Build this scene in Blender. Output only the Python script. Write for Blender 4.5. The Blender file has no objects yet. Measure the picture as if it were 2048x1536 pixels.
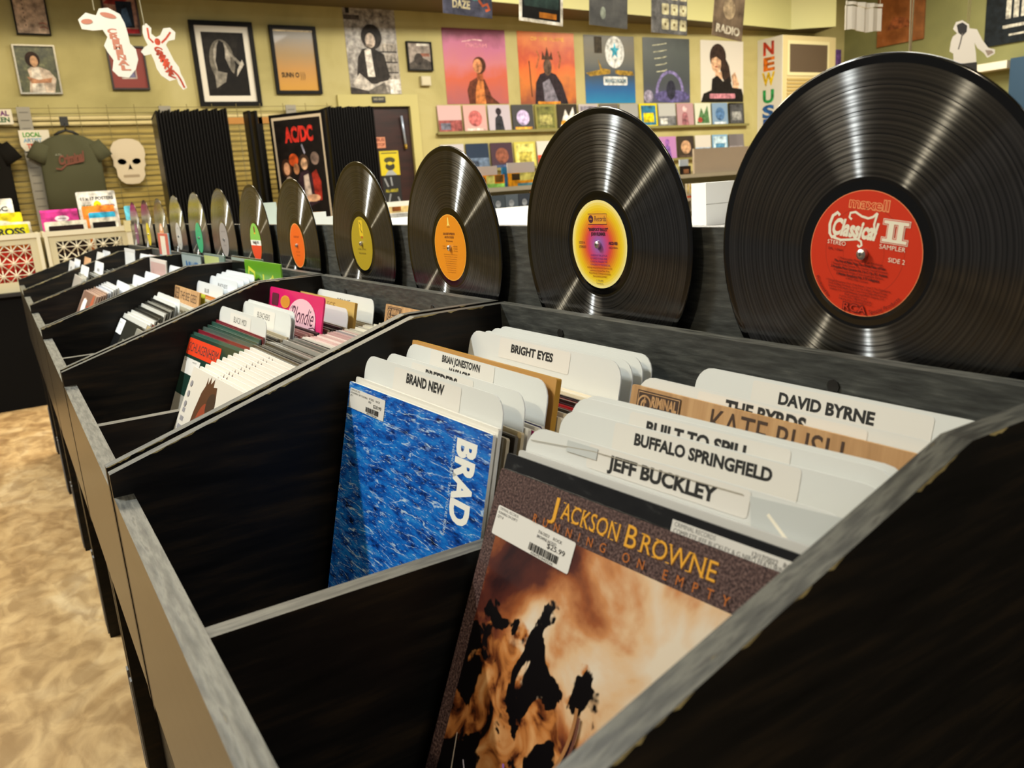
import bpy, math, random
from mathutils import Matrix, Vector
R = math.radians
random.seed(7)
C = bpy.context.scene
COL = C.collection

# ------------------------------------------------------------------ camera, world, lights, exposure
def cam_setup():
    f, yaw, pit, rol = 1622.646, 0.546726, 0.237775, -0.069446
    pos = Vector((-0.600606, -0.637931, 1.142042))
    sy, cy, sp, cp = math.sin(yaw), math.cos(yaw), math.sin(pit), math.cos(pit)
    fwd = Vector((sy*cp, cy*cp, -sp)); right = Vector((cy, -sy, 0)); up = right.cross(fwd)
    c, s = math.cos(rol), math.sin(rol)
    r2 = c*right + s*up; u2 = -s*right + c*up
    cd = bpy.data.cameras.new('camera'); co = bpy.data.objects.new('camera', cd); COL.objects.link(co)
    m = Matrix.Identity(4)
    for i in range(3):
        m[i][0] = r2[i]; m[i][1] = u2[i]; m[i][2] = -fwd[i]; m[i][3] = pos[i]
    co.matrix_world = m
    cd.sensor_fit = 'HORIZONTAL'; cd.sensor_width = 36.0; cd.lens = f/2048*36.0
    cd.clip_start = 0.02; cd.clip_end = 60
    cd.dof.use_dof = True; cd.dof.focus_distance = 1.05; cd.dof.aperture_fstop = 10.0
    C.camera = co
cam_setup()
W = bpy.data.worlds.new('world'); C.world = W; W.use_nodes = True
W.node_tree.nodes['Background'].inputs[0].default_value = (1.0, 0.96, 0.90, 1)
W.node_tree.nodes['Background'].inputs[1].default_value = 0.10
def light(name, kind, loc, energy, color=(1, 1, 1), size=0.3, size_y=None, target=None, rz=0):
    d = bpy.data.lights.new(name, kind); d.energy = energy; d.color = color
    if kind == 'AREA':
        d.shape = 'RECTANGLE'; d.size = size; d.size_y = size_y or size
    else:
        d.shadow_soft_size = size
    o = bpy.data.objects.new(name, d); COL.objects.link(o); o.location = loc
    if target:
        o.rotation_euler = (Vector(target)-Vector(loc)).to_track_quat('-Z', 'Y').to_euler()
    elif kind == 'AREA':
        o.rotation_euler = (0, 0, rz)
    return o
WARM = (1.0, 0.86, 0.62); COOL = (0.95, 1.0, 0.98)
light('tube_lamp_light', 'AREA', (-1.45, 2.15, 3.5), 104, COOL, 0.55, 0.1)
light('bulb_light', 'POINT', (-2.7, 0.25, 3.1), 70, (1.0, 0.87, 0.62), 0.05)
light('ceiling_fill_light', 'AREA', (0.35, -2.7, 3.9), 55, (0.97, 0.98, 1.0), 1.6, 1.6)  # added lamp behind the camera, lightens the bin faces turned towards it
light('ceiling_fill_light', 'AREA', (0.6, 5.2, 4.0), 135, WARM, 1.8, 1.0)  # this and the following: unseen area lights added to fill the room
light('ceiling_fill_light', 'AREA', (4.6, 5.0, 4.0), 240, (1.0, 0.94, 0.80), 2.4, 1.2)
light('ceiling_fill_light', 'AREA', (9.0, 5.4, 4.0), 210, (1.0, 0.93, 0.76), 2.4, 1.2)
light('ceiling_fill_light', 'AREA', (3.4, 1.6, 4.0), 90, (1.0, 0.97, 0.9), 2.0, 1.6)
light('ceiling_fill_light', 'AREA', (-3.2, 4.0, 4.0), 120, WARM, 2.0, 2.0)
C.view_settings.view_transform = 'Standard'; C.view_settings.look = 'None'
C.view_settings.gamma = 1.0; C.view_settings.use_curve_mapping = False
C.view_settings.exposure = 0.60

# ------------------------------------------------------------------ materials
def lin(c):
    if isinstance(c, str):
        c = [int(c[i:i+2], 16)/255 for i in (0, 2, 4)]
    return tuple((v/12.92 if v <= 0.04045 else ((v+0.055)/1.055)**2.4) for v in c[:3]) + (1,)
MATS = {}
def base_mat(name):
    m = bpy.data.materials.new(name); m.use_nodes = True
    return m, m.node_tree.nodes, m.node_tree.links, m.node_tree.nodes['Principled BSDF']
def mat(hexc, rough=0.5, spec=0.5, coat=0.0, metal=0.0, alpha=1.0):
    k = (hexc, rough, spec, coat, metal, alpha)
    if k in MATS: return MATS[k]
    m, n, l, b = base_mat('paint_'+hexc)
    b.inputs['Base Color'].default_value = lin(hexc); b.inputs['Roughness'].default_value = rough
    b.inputs['Specular IOR Level'].default_value = spec; b.inputs['Coat Weight'].default_value = coat
    b.inputs['Metallic'].default_value = metal; b.inputs['Alpha'].default_value = alpha
    b.inputs['Coat Roughness'].default_value = 0.08
    MATS[k] = m; return m
def noise_mat(name, stops, scale=(1, 1, 1), nscale=5, detail=6, rough=0.5, coat=0.0, distort=0.0, spec=0.5, bump=0.0, rough2=None, nrough=0.55, ntype=None):
    if name in MATS: return MATS[name]
    m, n, l, b = base_mat(name)
    tc = n.new('ShaderNodeTexCoord'); mp = n.new('ShaderNodeMapping'); mp.inputs['Scale'].default_value = scale
    nz = n.new('ShaderNodeTexNoise'); nz.inputs['Scale'].default_value = nscale; nz.inputs['Detail'].default_value = detail
    nz.inputs['Distortion'].default_value = distort; nz.inputs['Roughness'].default_value = nrough
    if ntype: nz.noise_type = ntype; nz.normalize = True
    l.new(tc.outputs['Object'], mp.inputs[0]); l.new(mp.outputs[0], nz.inputs['Vector'])
    cr = n.new('ShaderNodeValToRGB'); e = cr.color_ramp.elements
    while len(e) < len(stops): e.new(0.5)
    for el, (p, c) in zip(e, stops): el.position = p; el.color = lin(c)
    l.new(nz.outputs['Fac'], cr.inputs[0]); l.new(cr.outputs[0], b.inputs['Base Color'])
    b.inputs['Roughness'].default_value = rough; b.inputs['Coat Weight'].default_value = coat
    b.inputs['Specular IOR Level'].default_value = spec
    if rough2 is not None:
        mr = n.new('ShaderNodeMapRange'); mr.inputs[3].default_value = rough; mr.inputs[4].default_value = rough2
        mr.inputs[1].default_value = 0.35; mr.inputs[2].default_value = 0.65
        l.new(nz.outputs['Fac'], mr.inputs[0]); l.new(mr.outputs[0], b.inputs['Roughness'])
    if bump:
        bp = n.new('ShaderNodeBump'); bp.inputs['Strength'].default_value = bump; bp.inputs['Distance'].default_value = 0.002
        l.new(nz.outputs['Fac'], bp.inputs['Height']); l.new(bp.outputs[0], b.inputs['Normal'])
    MATS[name] = m; return m

BLACKWOOD = noise_mat('black_painted_wood', [(0.3, '0c0b09'), (0.5, '15120e'), (0.72, '2a2013')], (3, 3, 26), 2.5, 8, 0.4, bump=0.2, rough2=0.5, spec=0.22)
WORN = noise_mat('worn_edge', [(0.3, '1c1c19'), (0.45, '363631'), (0.6, '525149'), (0.7, '2a2926'), (0.82, '9a8850')], (7, 60, 30), 3, 9, 0.5, bump=0.3)
WORNY = noise_mat('worn_edge_along', [(0.3, '22221e'), (0.45, '40403a'), (0.6, '5e5d55'), (0.7, '33322d'), (0.85, '9a8850')], (60, 7, 30), 3, 9, 0.5, bump=0.3)
WORNBOARD = noise_mat('worn_board', [(0.3, '292a29'), (0.5, '3a3c3a'), (0.66, '4a4c49'), (0.8, '6e706a')], (4, 5, 34), 6, 10, 0.45, bump=0.3)
FRONTWOOD = noise_mat('sheen_black_wood', [(0.3, '191612'), (0.6, '2a241d'), (0.8, '3a3127')], (2, 1.2, 30), 3, 8, 0.3, bump=0.06, spec=.7)
CONCRETE = None
def concrete():
    m, n, l, b = base_mat('stained_concrete')
    tc = n.new('ShaderNodeTexCoord')
    a = n.new('ShaderNodeTexNoise'); a.inputs['Scale'].default_value = 3.2; a.inputs['Detail'].default_value = 9; a.inputs['Distortion'].default_value = 1.2; a.inputs['Roughness'].default_value = .6
    c = n.new('ShaderNodeTexNoise'); c.inputs['Scale'].default_value = 16; c.inputs['Detail'].default_value = 8; c.inputs['Distortion'].default_value = 0.8
    mp = n.new('ShaderNodeMapping'); mp.inputs['Scale'].default_value = (1, 0.6, 1)
    l.new(tc.outputs['Object'], mp.inputs[0]); l.new(mp.outputs[0], a.inputs['Vector']); l.new(mp.outputs[0], c.inputs['Vector'])
    r1 = n.new('ShaderNodeValToRGB'); e = r1.color_ramp.elements; e.new(.5); e.new(.6)
    for el, (p, col) in zip(e, [(.28, '84694a'), (.42, '9c7f56'), (.55, 'af946a'), (.72, 'bfaa86')]): el.position = p; el.color = lin(col)
    r2 = n.new('ShaderNodeValToRGB'); e = r2.color_ramp.elements; e[0].position = .38; e[0].color = (.55, .5, .46, 1); e[1].position = .6; e[1].color = (1, 1, 1, 1)
    mx = n.new('ShaderNodeMix'); mx.data_type = 'RGBA'; mx.blend_type = 'MULTIPLY'; mx.inputs[0].default_value = .8
    l.new(a.outputs['Fac'], r1.inputs[0]); l.new(c.outputs['Fac'], r2.inputs[0])
    l.new(r1.outputs[0], mx.inputs[6]); l.new(r2.outputs[0], mx.inputs[7]); l.new(mx.outputs[2], b.inputs['Base Color'])
    b.inputs['Roughness'].default_value = .38; b.inputs['Specular IOR Level'].default_value = .35
    return m
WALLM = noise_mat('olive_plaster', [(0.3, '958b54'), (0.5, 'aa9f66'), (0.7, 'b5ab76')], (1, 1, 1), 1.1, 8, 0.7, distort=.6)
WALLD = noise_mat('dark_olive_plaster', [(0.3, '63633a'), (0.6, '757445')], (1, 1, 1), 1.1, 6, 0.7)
TRIMM = mat('b5ab6c', .6)
SLATM = noise_mat('yellow_slats', [(0.3, '8d7a38'), (0.6, 'a8934a'), (.8, 'b9a860')], (1, 1, 12), 3, 6, .5)

def vinyl():
    m, n, l, b = base_mat('grooved_vinyl')
    tc = n.new('ShaderNodeTexCoord'); sep = n.new('ShaderNodeSeparateXYZ'); l.new(tc.outputs['Object'], sep.inputs[0])
    cx = n.new('ShaderNodeCombineXYZ'); l.new(sep.outputs['Y'], cx.inputs[0]); l.new(sep.outputs['Z'], cx.inputs[1])
    ln = n.new('ShaderNodeVectorMath'); ln.operation = 'LENGTH'; l.new(cx.outputs[0], ln.inputs[0])
    c2 = n.new('ShaderNodeCombineXYZ'); l.new(ln.outputs['Value'], c2.inputs[0])
    nz = n.new('ShaderNodeTexNoise'); nz.noise_dimensions = '1D'; nz.inputs['Scale'].default_value = 420; nz.inputs['Detail'].default_value = 4
    l.new(ln.outputs['Value'], nz.inputs['W'])
    mr = n.new('ShaderNodeMapRange'); mr.inputs[1].default_value = .35; mr.inputs[2].default_value = .65; mr.inputs[3].default_value = .05; mr.inputs[4].default_value = .16
    l.new(nz.outputs['Fac'], mr.inputs[0])
    b.inputs['Base Color'].default_value = (.005, .005, .0055, 1); b.inputs['Roughness'].default_value = .14; b.inputs['Specular IOR Level'].default_value = .25
    g = n.new('ShaderNodeBsdfAnisotropic'); g.inputs['Roughness'].default_value = .39; g.inputs['Anisotropy'].default_value = .86; l.new(mr.outputs[0], g.inputs['Color'])
    tg = n.new('ShaderNodeTangent'); tg.direction_type = 'RADIAL'; tg.axis = 'X'; l.new(tg.outputs[0], g.inputs['Tangent'])
    ad = n.new('ShaderNodeAddShader'); l.new(b.outputs[0], ad.inputs[0]); l.new(g.outputs[0], ad.inputs[1]); l.new(ad.outputs[0], n['Material Output'].inputs['Surface'])
    return m
VINYL = vinyl()
VINYLS = mat('070707', .12, .5)
PLASTIC = mat('d9dbd8', .32, .5)
STICKER = mat('dedbd4', .45)
STICKB = mat('d5d8dc', .4)
INK = mat('0a0a0a', .6)
STEEL = mat('c9c9c9', .28, .5, 0, 1.0)
WHITE = mat('e8e6e0', .5)
BLACK = mat('0c0c0c', .5)
STRING = mat('b9b49a', .5)

# ------------------------------------------------------------------ lettering (glyph meshes from the built-in font)
def load_glyphs():
    chars = sorted(set("ABCDEFGHIJKLMNOPQRSTUVWXYZabcdefghijklmnopqrstuvwxyz0123456789.,&$/':\"()-"))
    objs = []
    for bold, off in ((0, 0.0), (1, 0.046)):
        for ch in chars:
            for s in (ch, ch+ch):
                cu = bpy.data.curves.new('g', 'FONT'); cu.body = s; cu.offset = off; cu.resolution_u = 3
                o = bpy.data.objects.new('g', cu); COL.objects.link(o); objs.append((bold, ch, s, o))
    dg = bpy.context.evaluated_depsgraph_get(); G = {}; mx = {}
    for bold, ch, s, o in objs:
        ev = o.evaluated_get(dg); me = ev.to_mesh()
        xs = [v.co.x for v in me.vertices]
        if len(s) == 1:
            G[bold, ch] = [[(v.co.x, v.co.y) for v in me.vertices], [tuple(p.vertices) for p in me.polygons], 0]; mx[bold, ch] = max(xs)
        else:
            G[bold, ch][2] = max(xs)-mx[bold, ch]
        ev.to_mesh_clear()
    for _, _, _, o in objs:
        cu = o.data; bpy.data.objects.remove(o); bpy.data.curves.remove(cu)
    ys = [p[1] for p in G[0, 'H'][0]]
    return G, max(ys)-min(ys)
GL, CAP = load_glyphs()
SPACE = GL[0, 'n'][2]*.55

# ------------------------------------------------------------------ mesh builder
class M:
    def __init__(s): s.v = []; s.f = []; s.mi = []; s.mats = []; s.sm = []
    def m(s, mt):
        if mt not in s.mats: s.mats.append(mt)
        return s.mats.index(mt)
    def face(s, idx, mt, smooth=False): s.f.append(tuple(idx)); s.mi.append(s.m(mt)); s.sm.append(smooth)
    def poly(s, pts, mt, smooth=False):
        b = len(s.v); s.v += [tuple(p) for p in pts]; s.face(range(b, b+len(pts)), mt, smooth)
    def box(s, x0, x1, y0, y1, z0, z1, mt, top=None, front=None, left=None):
        b = len(s.v)
        s.v += [(x0,y0,z0),(x1,y0,z0),(x1,y1,z0),(x0,y1,z0),(x0,y0,z1),(x1,y0,z1),(x1,y1,z1),(x0,y1,z1)]
        for q, t in (((0,3,2,1), mt), ((4,5,6,7), top or mt), ((0,1,5,4), front or mt), ((1,2,6,5), mt), ((2,3,7,6), mt), ((3,0,4,7), left or mt)):
            s.face([b+i for i in q], t)
    def prism(s, loop, fn, a, b_, mt, side=None, cap2=None):
        """loop: 2D outline; fn(u, v, d) -> 3D; extruded from depth a to b_."""
        n = len(loop); b = len(s.v)
        s.v += [tuple(fn(u, v, a)) for u, v in loop] + [tuple(fn(u, v, b_)) for u, v in loop]
        s.face(range(b, b+n), mt); s.face(range(b+2*n-1, b+n-1, -1), cap2 or mt)
        for i in range(n):
            j = (i+1) % n
            t = side[i] if isinstance(side, (list, tuple)) else (side or mt)
            s.face((b+i, b+n+i, b+n+j, b+j), t)
    def tube(s, pts, r, mt, n=6):
        P = [Vector(p) for p in pts]; b = len(s.v)
        for i, p in enumerate(P):
            d = (P[min(i+1, len(P)-1)]-P[max(i-1, 0)]).normalized()
            a = d.orthogonal().normalized(); c = d.cross(a)
            for k in range(n):
                t = 2*math.pi*k/n; s.v.append(tuple(p + r*(math.cos(t)*a+math.sin(t)*c)))
        for i in range(len(P)-1):
            for k in range(n):
                k2 = (k+1) % n
                s.face((b+i*n+k, b+i*n+k2, b+(i+1)*n+k2, b+(i+1)*n+k), mt, True)
        s.face([b+k for k in range(n)][::-1], mt); s.face([b+(len(P)-1)*n+k for k in range(n)], mt)
    def build(s, name, parent=None, loc=None, rot=None, kind=None):
        me = bpy.data.meshes.new(name); me.from_pydata(s.v, [], s.f)
        for t in s.mats: me.materials.append(t)
        me.polygons.foreach_set('material_index', s.mi); me.polygons.foreach_set('use_smooth', s.sm)
        me.validate(); me.update()
        o = bpy.data.objects.new(name, me); COL.objects.link(o)
        if loc is not None: o.location = loc
        if rot is not None: o.rotation_euler = rot
        if parent: o.parent = parent
        if kind: o['kind'] = kind
        return o
def tag(o, label, cat, group=None):
    o['label'] = label; o['category'] = cat
    if group: o['group'] = group
    return o
def empty(name, loc, rot=(0, 0, 0)):
    o = bpy.data.objects.new(name, None); COL.objects.link(o); o.location = loc; o.rotation_euler = rot; o.empty_display_size = .05
    return o
class Art:
    """flat print on a plane: fn(u, v, h) gives the 3D point; every layer lies a hair above the last."""
    def __init__(s, mesh, fn, step=.00004): s.M = mesh; s.fn = fn; s.h = step; s.step = step
    def up(s): s.h += s.step
    def poly(s, pts, mt): s.M.poly([s.fn(u, v, s.h) for u, v in pts], mt); s.up()
    def rect(s, u0, u1, v0, v1, mt): s.poly([(u0, v0), (u1, v0), (u1, v1), (u0, v1)], mt)
    def rrect(s, u0, u1, v0, v1, r, mt): s.poly(rrect(u0, u1, v0, v1, r), mt)
    def ell(s, cu, cv, ru, rv, mt, n=28, rot=0):
        c, q = math.cos(rot), math.sin(rot)
        s.poly([(cu+ru*math.cos(t)*c-rv*math.sin(t)*q, cv+ru*math.cos(t)*q+rv*math.sin(t)*c) for t in [2*math.pi*i/n for i in range(n)]], mt)
    def ring(s, cu, cv, r0, r1, mt, n=48):
        b = len(s.M.v)
        for i in range(n):
            t = 2*math.pi*i/n
            for r in (r0, r1): s.M.v.append(tuple(s.fn(cu+r*math.cos(t), cv+r*math.sin(t), s.h)))
        for i in range(n):
            j = (i+1) % n; s.M.face((b+2*i, b+2*i+1, b+2*j+1, b+2*j), mt)
        s.up()
    def stroke(s, pts, w, mt):
        L = []; Rr = []
        for i, p in enumerate(pts):
            a = pts[max(i-1, 0)]; c = pts[min(i+1, len(pts)-1)]
            d = Vector((c[0]-a[0], c[1]-a[1])); d.normalize(); ww = w[i] if isinstance(w, (list, tuple)) else w
            L.append((p[0]-d.y*ww/2, p[1]+d.x*ww/2)); Rr.append((p[0]+d.y*ww/2, p[1]-d.x*ww/2))
        b = len(s.M.v); s.M.v += [tuple(s.fn(u, v, s.h)) for u, v in L] + [tuple(s.fn(u, v, s.h)) for u, v in Rr]
        n = len(L)
        for i in range(n-1): s.M.face((b+i, b+n+i, b+n+i+1, b+i+1), mt)
        s.up()
    def text(s, t, u, v, h, mt, bold=0, width=None, align='L', rot=0.0, track=0.0, shear=0.0, arc=None, sx=1.0):
        k = h/CAP; adv = 0; items = []
        for ch in t:
            if ch == ' ': adv += SPACE*k*sx + track; continue
            if (bold, ch) not in GL: ch = '-'
            items.append((ch, adv)); adv += GL[bold, ch][2]*k*sx + track
        adv -= track
        if width: q = width/adv if adv else 1; items = [(c, a*q) for c, a in items]; sx *= q; adv = width
        o = {'L': 0, 'C': -adv/2, 'R': -adv}[align]
        cr, sr = math.cos(rot), math.sin(rot)
        for ch, a in items:
            vs, fs, _ = GL[bold, ch]; b = len(s.M.v)
            if arc:      # (cu, cv, radius, start angle, direction)
                cu, cv, rad, a0, dr = arc
                th = a0 + dr*(a+o)/rad
            for x, y in vs:
                px = x*k*sx + shear*y*k; py = y*k
                if arc:
                    if dr > 0:  # along the bottom, upright letters
                        q = (cu+(rad-py)*math.cos(th)-px*math.sin(th), cv+(rad-py)*math.sin(th)+px*math.cos(th))
                    else:
                        q = (cu+(rad+py)*math.cos(th)+px*math.sin(th), cv+(rad+py)*math.sin(th)-px*math.cos(th))
                else:
                    X = a+o+px; q = (u+X*cr-py*sr, v+X*sr+py*cr)
                s.M.v.append(tuple(s.fn(q[0], q[1], s.h)))
            for f in fs: s.M.face([b+i for i in f], mt)
        s.up(); return adv
    def barcode(s, u0, u1, v0, v1, mt):
        u = u0; rr = random.Random(3)
        b = s.h
        while u < u1:
            w = (u1-u0)/60*rr.choice((1, 1, 2, 2.5)); s.h = b; s.rect(u, min(u+w, u1), v0, v1, mt); u += w + (u1-u0)/60*rr.choice((1, 1, 1.6))
        s.h = b+s.step
def rrect(u0, u1, v0, v1, r, n=4, corners=(1, 1, 1, 1)):
    P = []
    for (cu, cv, a0, on, q) in ((u1-r, v0+r, -90, corners[0], (u1, v0)), (u1-r, v1-r, 0, corners[1], (u1, v1)), (u0+r, v1-r, 90, corners[2], (u0, v1)), (u0+r, v0+r, 180, corners[3], (u0, v0))):
        if not on: P.append(q); continue
        for i in range(n+1):
            a = R(a0+90*i/n); P.append((cu+r*math.cos(a), cv+r*math.sin(a)))
    return P

# ------------------------------------------------------------------ the setting
def structure(m, name): return m.build(name, kind='structure')
m = M(); m.box(-7, 14, -4, 9, -.1, 0, concrete()); structure(m, 'floor')
YW = 8.4
m = M(); DX0, DX1, DZ = 3.0, 3.76, 2.135
m.box(-7, DX0, YW, YW+.15, 0, 4.3, WALLM); m.box(DX1, 11.7, YW, YW+.15, 0, 4.3, WALLM); m.box(DX0, DX1, YW, YW+.15, DZ, 4.3, WALLM)
structure(m, 'wall_back')
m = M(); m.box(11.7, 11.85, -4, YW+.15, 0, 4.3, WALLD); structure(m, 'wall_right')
m = M(); m.box(-7, 14, -4, 9, 4.3, 4.4, mat('8b8768', .8)); structure(m, 'ceiling')
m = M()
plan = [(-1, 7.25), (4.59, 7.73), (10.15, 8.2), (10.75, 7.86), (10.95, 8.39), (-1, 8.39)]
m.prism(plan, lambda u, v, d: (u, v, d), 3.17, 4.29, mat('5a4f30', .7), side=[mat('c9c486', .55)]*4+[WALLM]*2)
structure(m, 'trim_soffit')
# door case, the dark doorway and its door
m = M()
for x0, x1, z0, z1 in ((2.885, DX0, 0, 2.262), (DX1, 3.865, 0, 2.262), (DX0, DX1, DZ, 2.262)):
    m.box(x0, x1, YW-.03, YW-.001, z0, z1, TRIMM)
structure(m, 'trim_doorcase')
d = M(); d.box(DX0+.002, DX1-.002, YW+.02, YW+.06, .01, DZ-.01, noise_mat('maroon_door', [(.3, '1d0d0b'), (.7, '341713')], (1, 1, 6), 3, 5, .4))
door = d.build('door_1', kind='structure')
k = M(); k.tube([(3.64, YW-.02, 2.03), (3.665, YW-.01, 1.71)], .014, mat('a9b6cc', .3, .5, 0, .4), 8); k.tube([(3.665, YW-.01, 1.71), (3.67, YW-.01, 1.66)], .016, mat('9a7a22', .4), 8)
k.build('closer_arm', door)
k = M(); k.box(3.3, 3.42, YW+.012, YW+.019, 1.68, 1.8, mat('c98462', .5)); a = Art(k, lambda u, v, h: (3.3+u, YW+.012-h, 1.68+v))
a.text('BUS', .01, .075, .033, mat('7a3a26'), 1, .1); a.text('STOP', .01, .02, .033, mat('7a3a26'), 1, .1)
tag(k.build('door_sticker'), 'orange square sticker on the maroon door', 'sticker')
k = M(); k.box(3.33, 3.57, YW+.012, YW+.019, 1.37, 1.645, mat('c7b514', .5)); a = Art(k, lambda u, v, h: (3.33+u, YW+.012-h, 1.37+v))
a.ell(.12, .17, .07, .035, mat('3c3a10')); a.ell(.12, .1, .06, .045, mat('2a2a16')); a.ell(.12, .135, .035, .02, mat('c7b514'))
a.poly([(.05, 0), (.09, .05), (.14, .06), (.2, 0)], mat('9a9fa0')); a.stroke([(.02, .25), (.22, .25)], .012, mat('3c3a10'))
tag(k.build('door_poster'), 'yellow poster with a dark figure on the maroon door', 'poster')
k = M(); k.box(3.335, 3.565, YW+.012, YW+.019, .98, 1.36, mat('101112', .5)); a = Art(k, lambda u, v, h: (3.335+u, YW+.012-h, .98+v))
a.text('ALL ABOUT', .03, .2, .03, mat('b1a718'), 1, .16)
for p in ([(.03, .36), (.07, .26)], [(.11, .37), (.12, .27)], [(.09, .18), (.05, .05)], [(.18, .14), (.21, .06)]): a.stroke(p, .018, mat('8f9498'))
tag(k.build('door_poster'), 'black poster with yellow lettering low on the maroon door', 'poster')
k = M(); k.box(3.265, 3.3, YW+.013, YW+.019, 1.1, 1.64, mat('8f1a1a', .5)); tag(k.build('door_strip'), 'narrow red strip beside the yellow poster on the door', 'sticker')
k = M(); k.box(3.29, 3.45, YW-.045, YW-.031, 2.175, 2.24, BLACK); a = Art(k, lambda u, v, h: (3.29+u, YW-.045-h, 2.175+v))
a.text('NO', .015, .025, .022, mat('8f8a70'), 1); a.text('EXIT', .075, .025, .022, mat('8f8a70'), 1)
tag(k.build('door_sign'), 'small black sign plate above the dark doorway', 'sign')
# slatted wall below the rail, wire grid and brackets
m = M(); z = .3
while z < 2.0:
    m.box(-7, 2.86, YW-.022, YW-.001, z, z+.088, SLATM); z += .1
structure(m, 'trim_slats')
m = M()
for z0, z1, y in ((1.985, 2.02, .05), (2.035, 2.075, .04)): m.box(-7, 2.86, YW-y, YW-.001, z0, z1, mat('cdbd86', .35))
structure(m, 'trim_rail')
g = M(); GW = mat('7a6f45', .5)
for i in range(30):
    zz = 2.14-i*.05; g.tube([(-3, YW-.07, zz), (2.8, YW-.07, zz)], .0035, GW, 4)
for i in range(24):
    xx = -2.9+i*.245; g.tube([(xx, YW-.075, .6), (xx, YW-.075, 2.17)], .0035, GW, 4)
tag(g.build('wire_grid'), 'wire display grid hung across the yellow slatted wall', 'display grid')
for x, z0, l in ((-.17, .6, 'long grey perforated bracket behind the T-shirts on the wall grid'), (1.05, 2.0, 'short grey bracket above the skull side of the black poster rack'), (2.32, 1.98, 'short grey bracket above the open poster in the rack')):
    b = M(); b.box(x-.055, x+.055, YW-.1, YW-.08, z0, 2.15, mat('8a8578', .45, .5, 0, .3)); zz = 2.1
    while zz > z0+.03: b.box(x-.035, x+.035, YW-.103, YW-.1, zz, zz+.006, mat('5c584e')); zz -= .07
    tag(b.build('bracket'), l, 'bracket')

# ------------------------------------------------------------------ record bins
P0Y, PW = .2986, .7187
XF, ZF, XK, ZK, XB = -.543, .871, -.168, .99, -.024
ZB = .600
PROFILE = [(XF, ZF), (XK, ZK), (XB, ZK), (XB, .58), (XF, .58)]
CHIP = noise_mat('bare_wood_chip', [(.35, '8a7848'), (.6, 'b8a468')], nscale=60, rough=.6)
def panel(y0, y1, name, parent):
    mm = M(); mm.prism(PROFILE, lambda u, v, d: (u, d, v), y0, y1, BLACKWOOD, side=[WORN, WORN, BLACKWOOD, BLACKWOOD, BLACKWOOD])
    rr = random.Random(int(y0*1000)); q = 0.0; L = math.hypot(XK-XF, ZK-ZF); T = L+XB-XK
    def at(q): return (XF+(XK-XF)*q/L, ZF+(ZK-ZF)*q/L) if q < L else (XK+q-L, ZK)
    while q < T-.03:
        n_ = rr.choice((2, 3, 5, 8)); hs = [0]+[rr.uniform(.0004, .0024) for _ in range(n_)]+[0]; d = rr.uniform(.003, .006)
        P = [at(min(q+i*d, T)) for i in range(len(hs))]
        if rr.random() < .62: mm.poly([(a, y0-.0003, b) for a, b in P]+[(a, y0-.0003, b-h) for (a, b), h in zip(P, hs)][::-1], CHIP)
        q += d*(len(hs)-1)+rr.choice((.002, .004, .012, .03))
    return mm.build(name, parent)
BINS = {}
NTH = ['nearest record bin of the row, holding the blue sea cover', 'second record bin of the row, with the orange stickered sleeve in front', 'third record bin of the row, bright green sleeve at its back',
       'fourth record bin of the row, with the pink toned picture sleeve', 'fifth record bin of the row, with the yellow and white card', 'last record bin of the row, next to the cream crates']
for i in range(6):
    yF = P0Y+i*PW; yN = -.39 if i == 0 else P0Y+(i-1)*PW+.046
    root = empty('record_bin', (-.28, (yF+yN)/2, 0)); tag(root, 'black painted wooden '+NTH[i], 'record bin', 'record bins in the row')
    inv = Matrix.Translation((.28, -(yF+yN)/2, 0))
    yD = -.055 if i == 0 else (yF+yN)/2
    parts = [panel(yF, yF+.015, 'side_panel', root), panel(yN-.018 if i == 0 else yN-.015, yN, 'side_panel', root)]
    mm = M(); mm.box(XF, XF+.02, yN, yF, .59, .845, FRONTWOOD, top=WORNY); parts.append(mm.build('front_board', root))
    mm = M(); mm.box(XF+.02, -.092, yD-.009, yD+.009, ZB, .84, BLACKWOOD, top=WORN); parts.append(mm.build('divider', root))
    mm = M(); mm.box(-.04, XB, yN, yF, .59, ZK, WORNBOARD, top=WORNY)
    for k in (.24, .8):
        yy = yN+(yF-yN)*k; mm.prism([(yy+.006*math.cos(t), .965+.006*math.sin(t)) for t in [j*math.pi/4 for j in range(8)]], lambda u, v, d: (d, u, v), -.0412, -.04, mat('15130f'))
    parts.append(mm.build('back_board', root))
    mm = M(); mm.box(XF+.02, -.04, yN, yF, .585, ZB, BLACKWOOD); parts.append(mm.build('bin_floor', root))
    mm = M(); mm.box(-.50, -.03, yN-.014, yF+.014, 0, .579, BLACKWOOD); parts.append(mm.build('base_cabinet', root))
    for yy in (yN-.016, yF-.02):
        mm = M(); mm.box(-.53, -.5005, yy, yy+.035, 0, .579, BLACKWOOD); s = mm.build('stile', root); parts.append(s)
        mm = M(); mm.box(-.5335, -.5302, yy+.008, yy+.027, .01, .24, mat('6f6f70', .4)); q = mm.build('lit_edge_strip', s)  # added pale strip, light on the stile's front edge put into colour
    for p in parts: p.matrix_parent_inverse = Matrix.Identity(4); p.location = (.28, -(yF+yN)/2, 0)
    BINS[i] = (yN, yF, yD)
m = M(); m.box(0, .02, -1.3, 4.0, .0, 1.09, WORNBOARD, top=WORNY)
tag(m.build('display_board'), 'long black painted board behind the bins carrying the mounted records', 'board')

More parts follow.
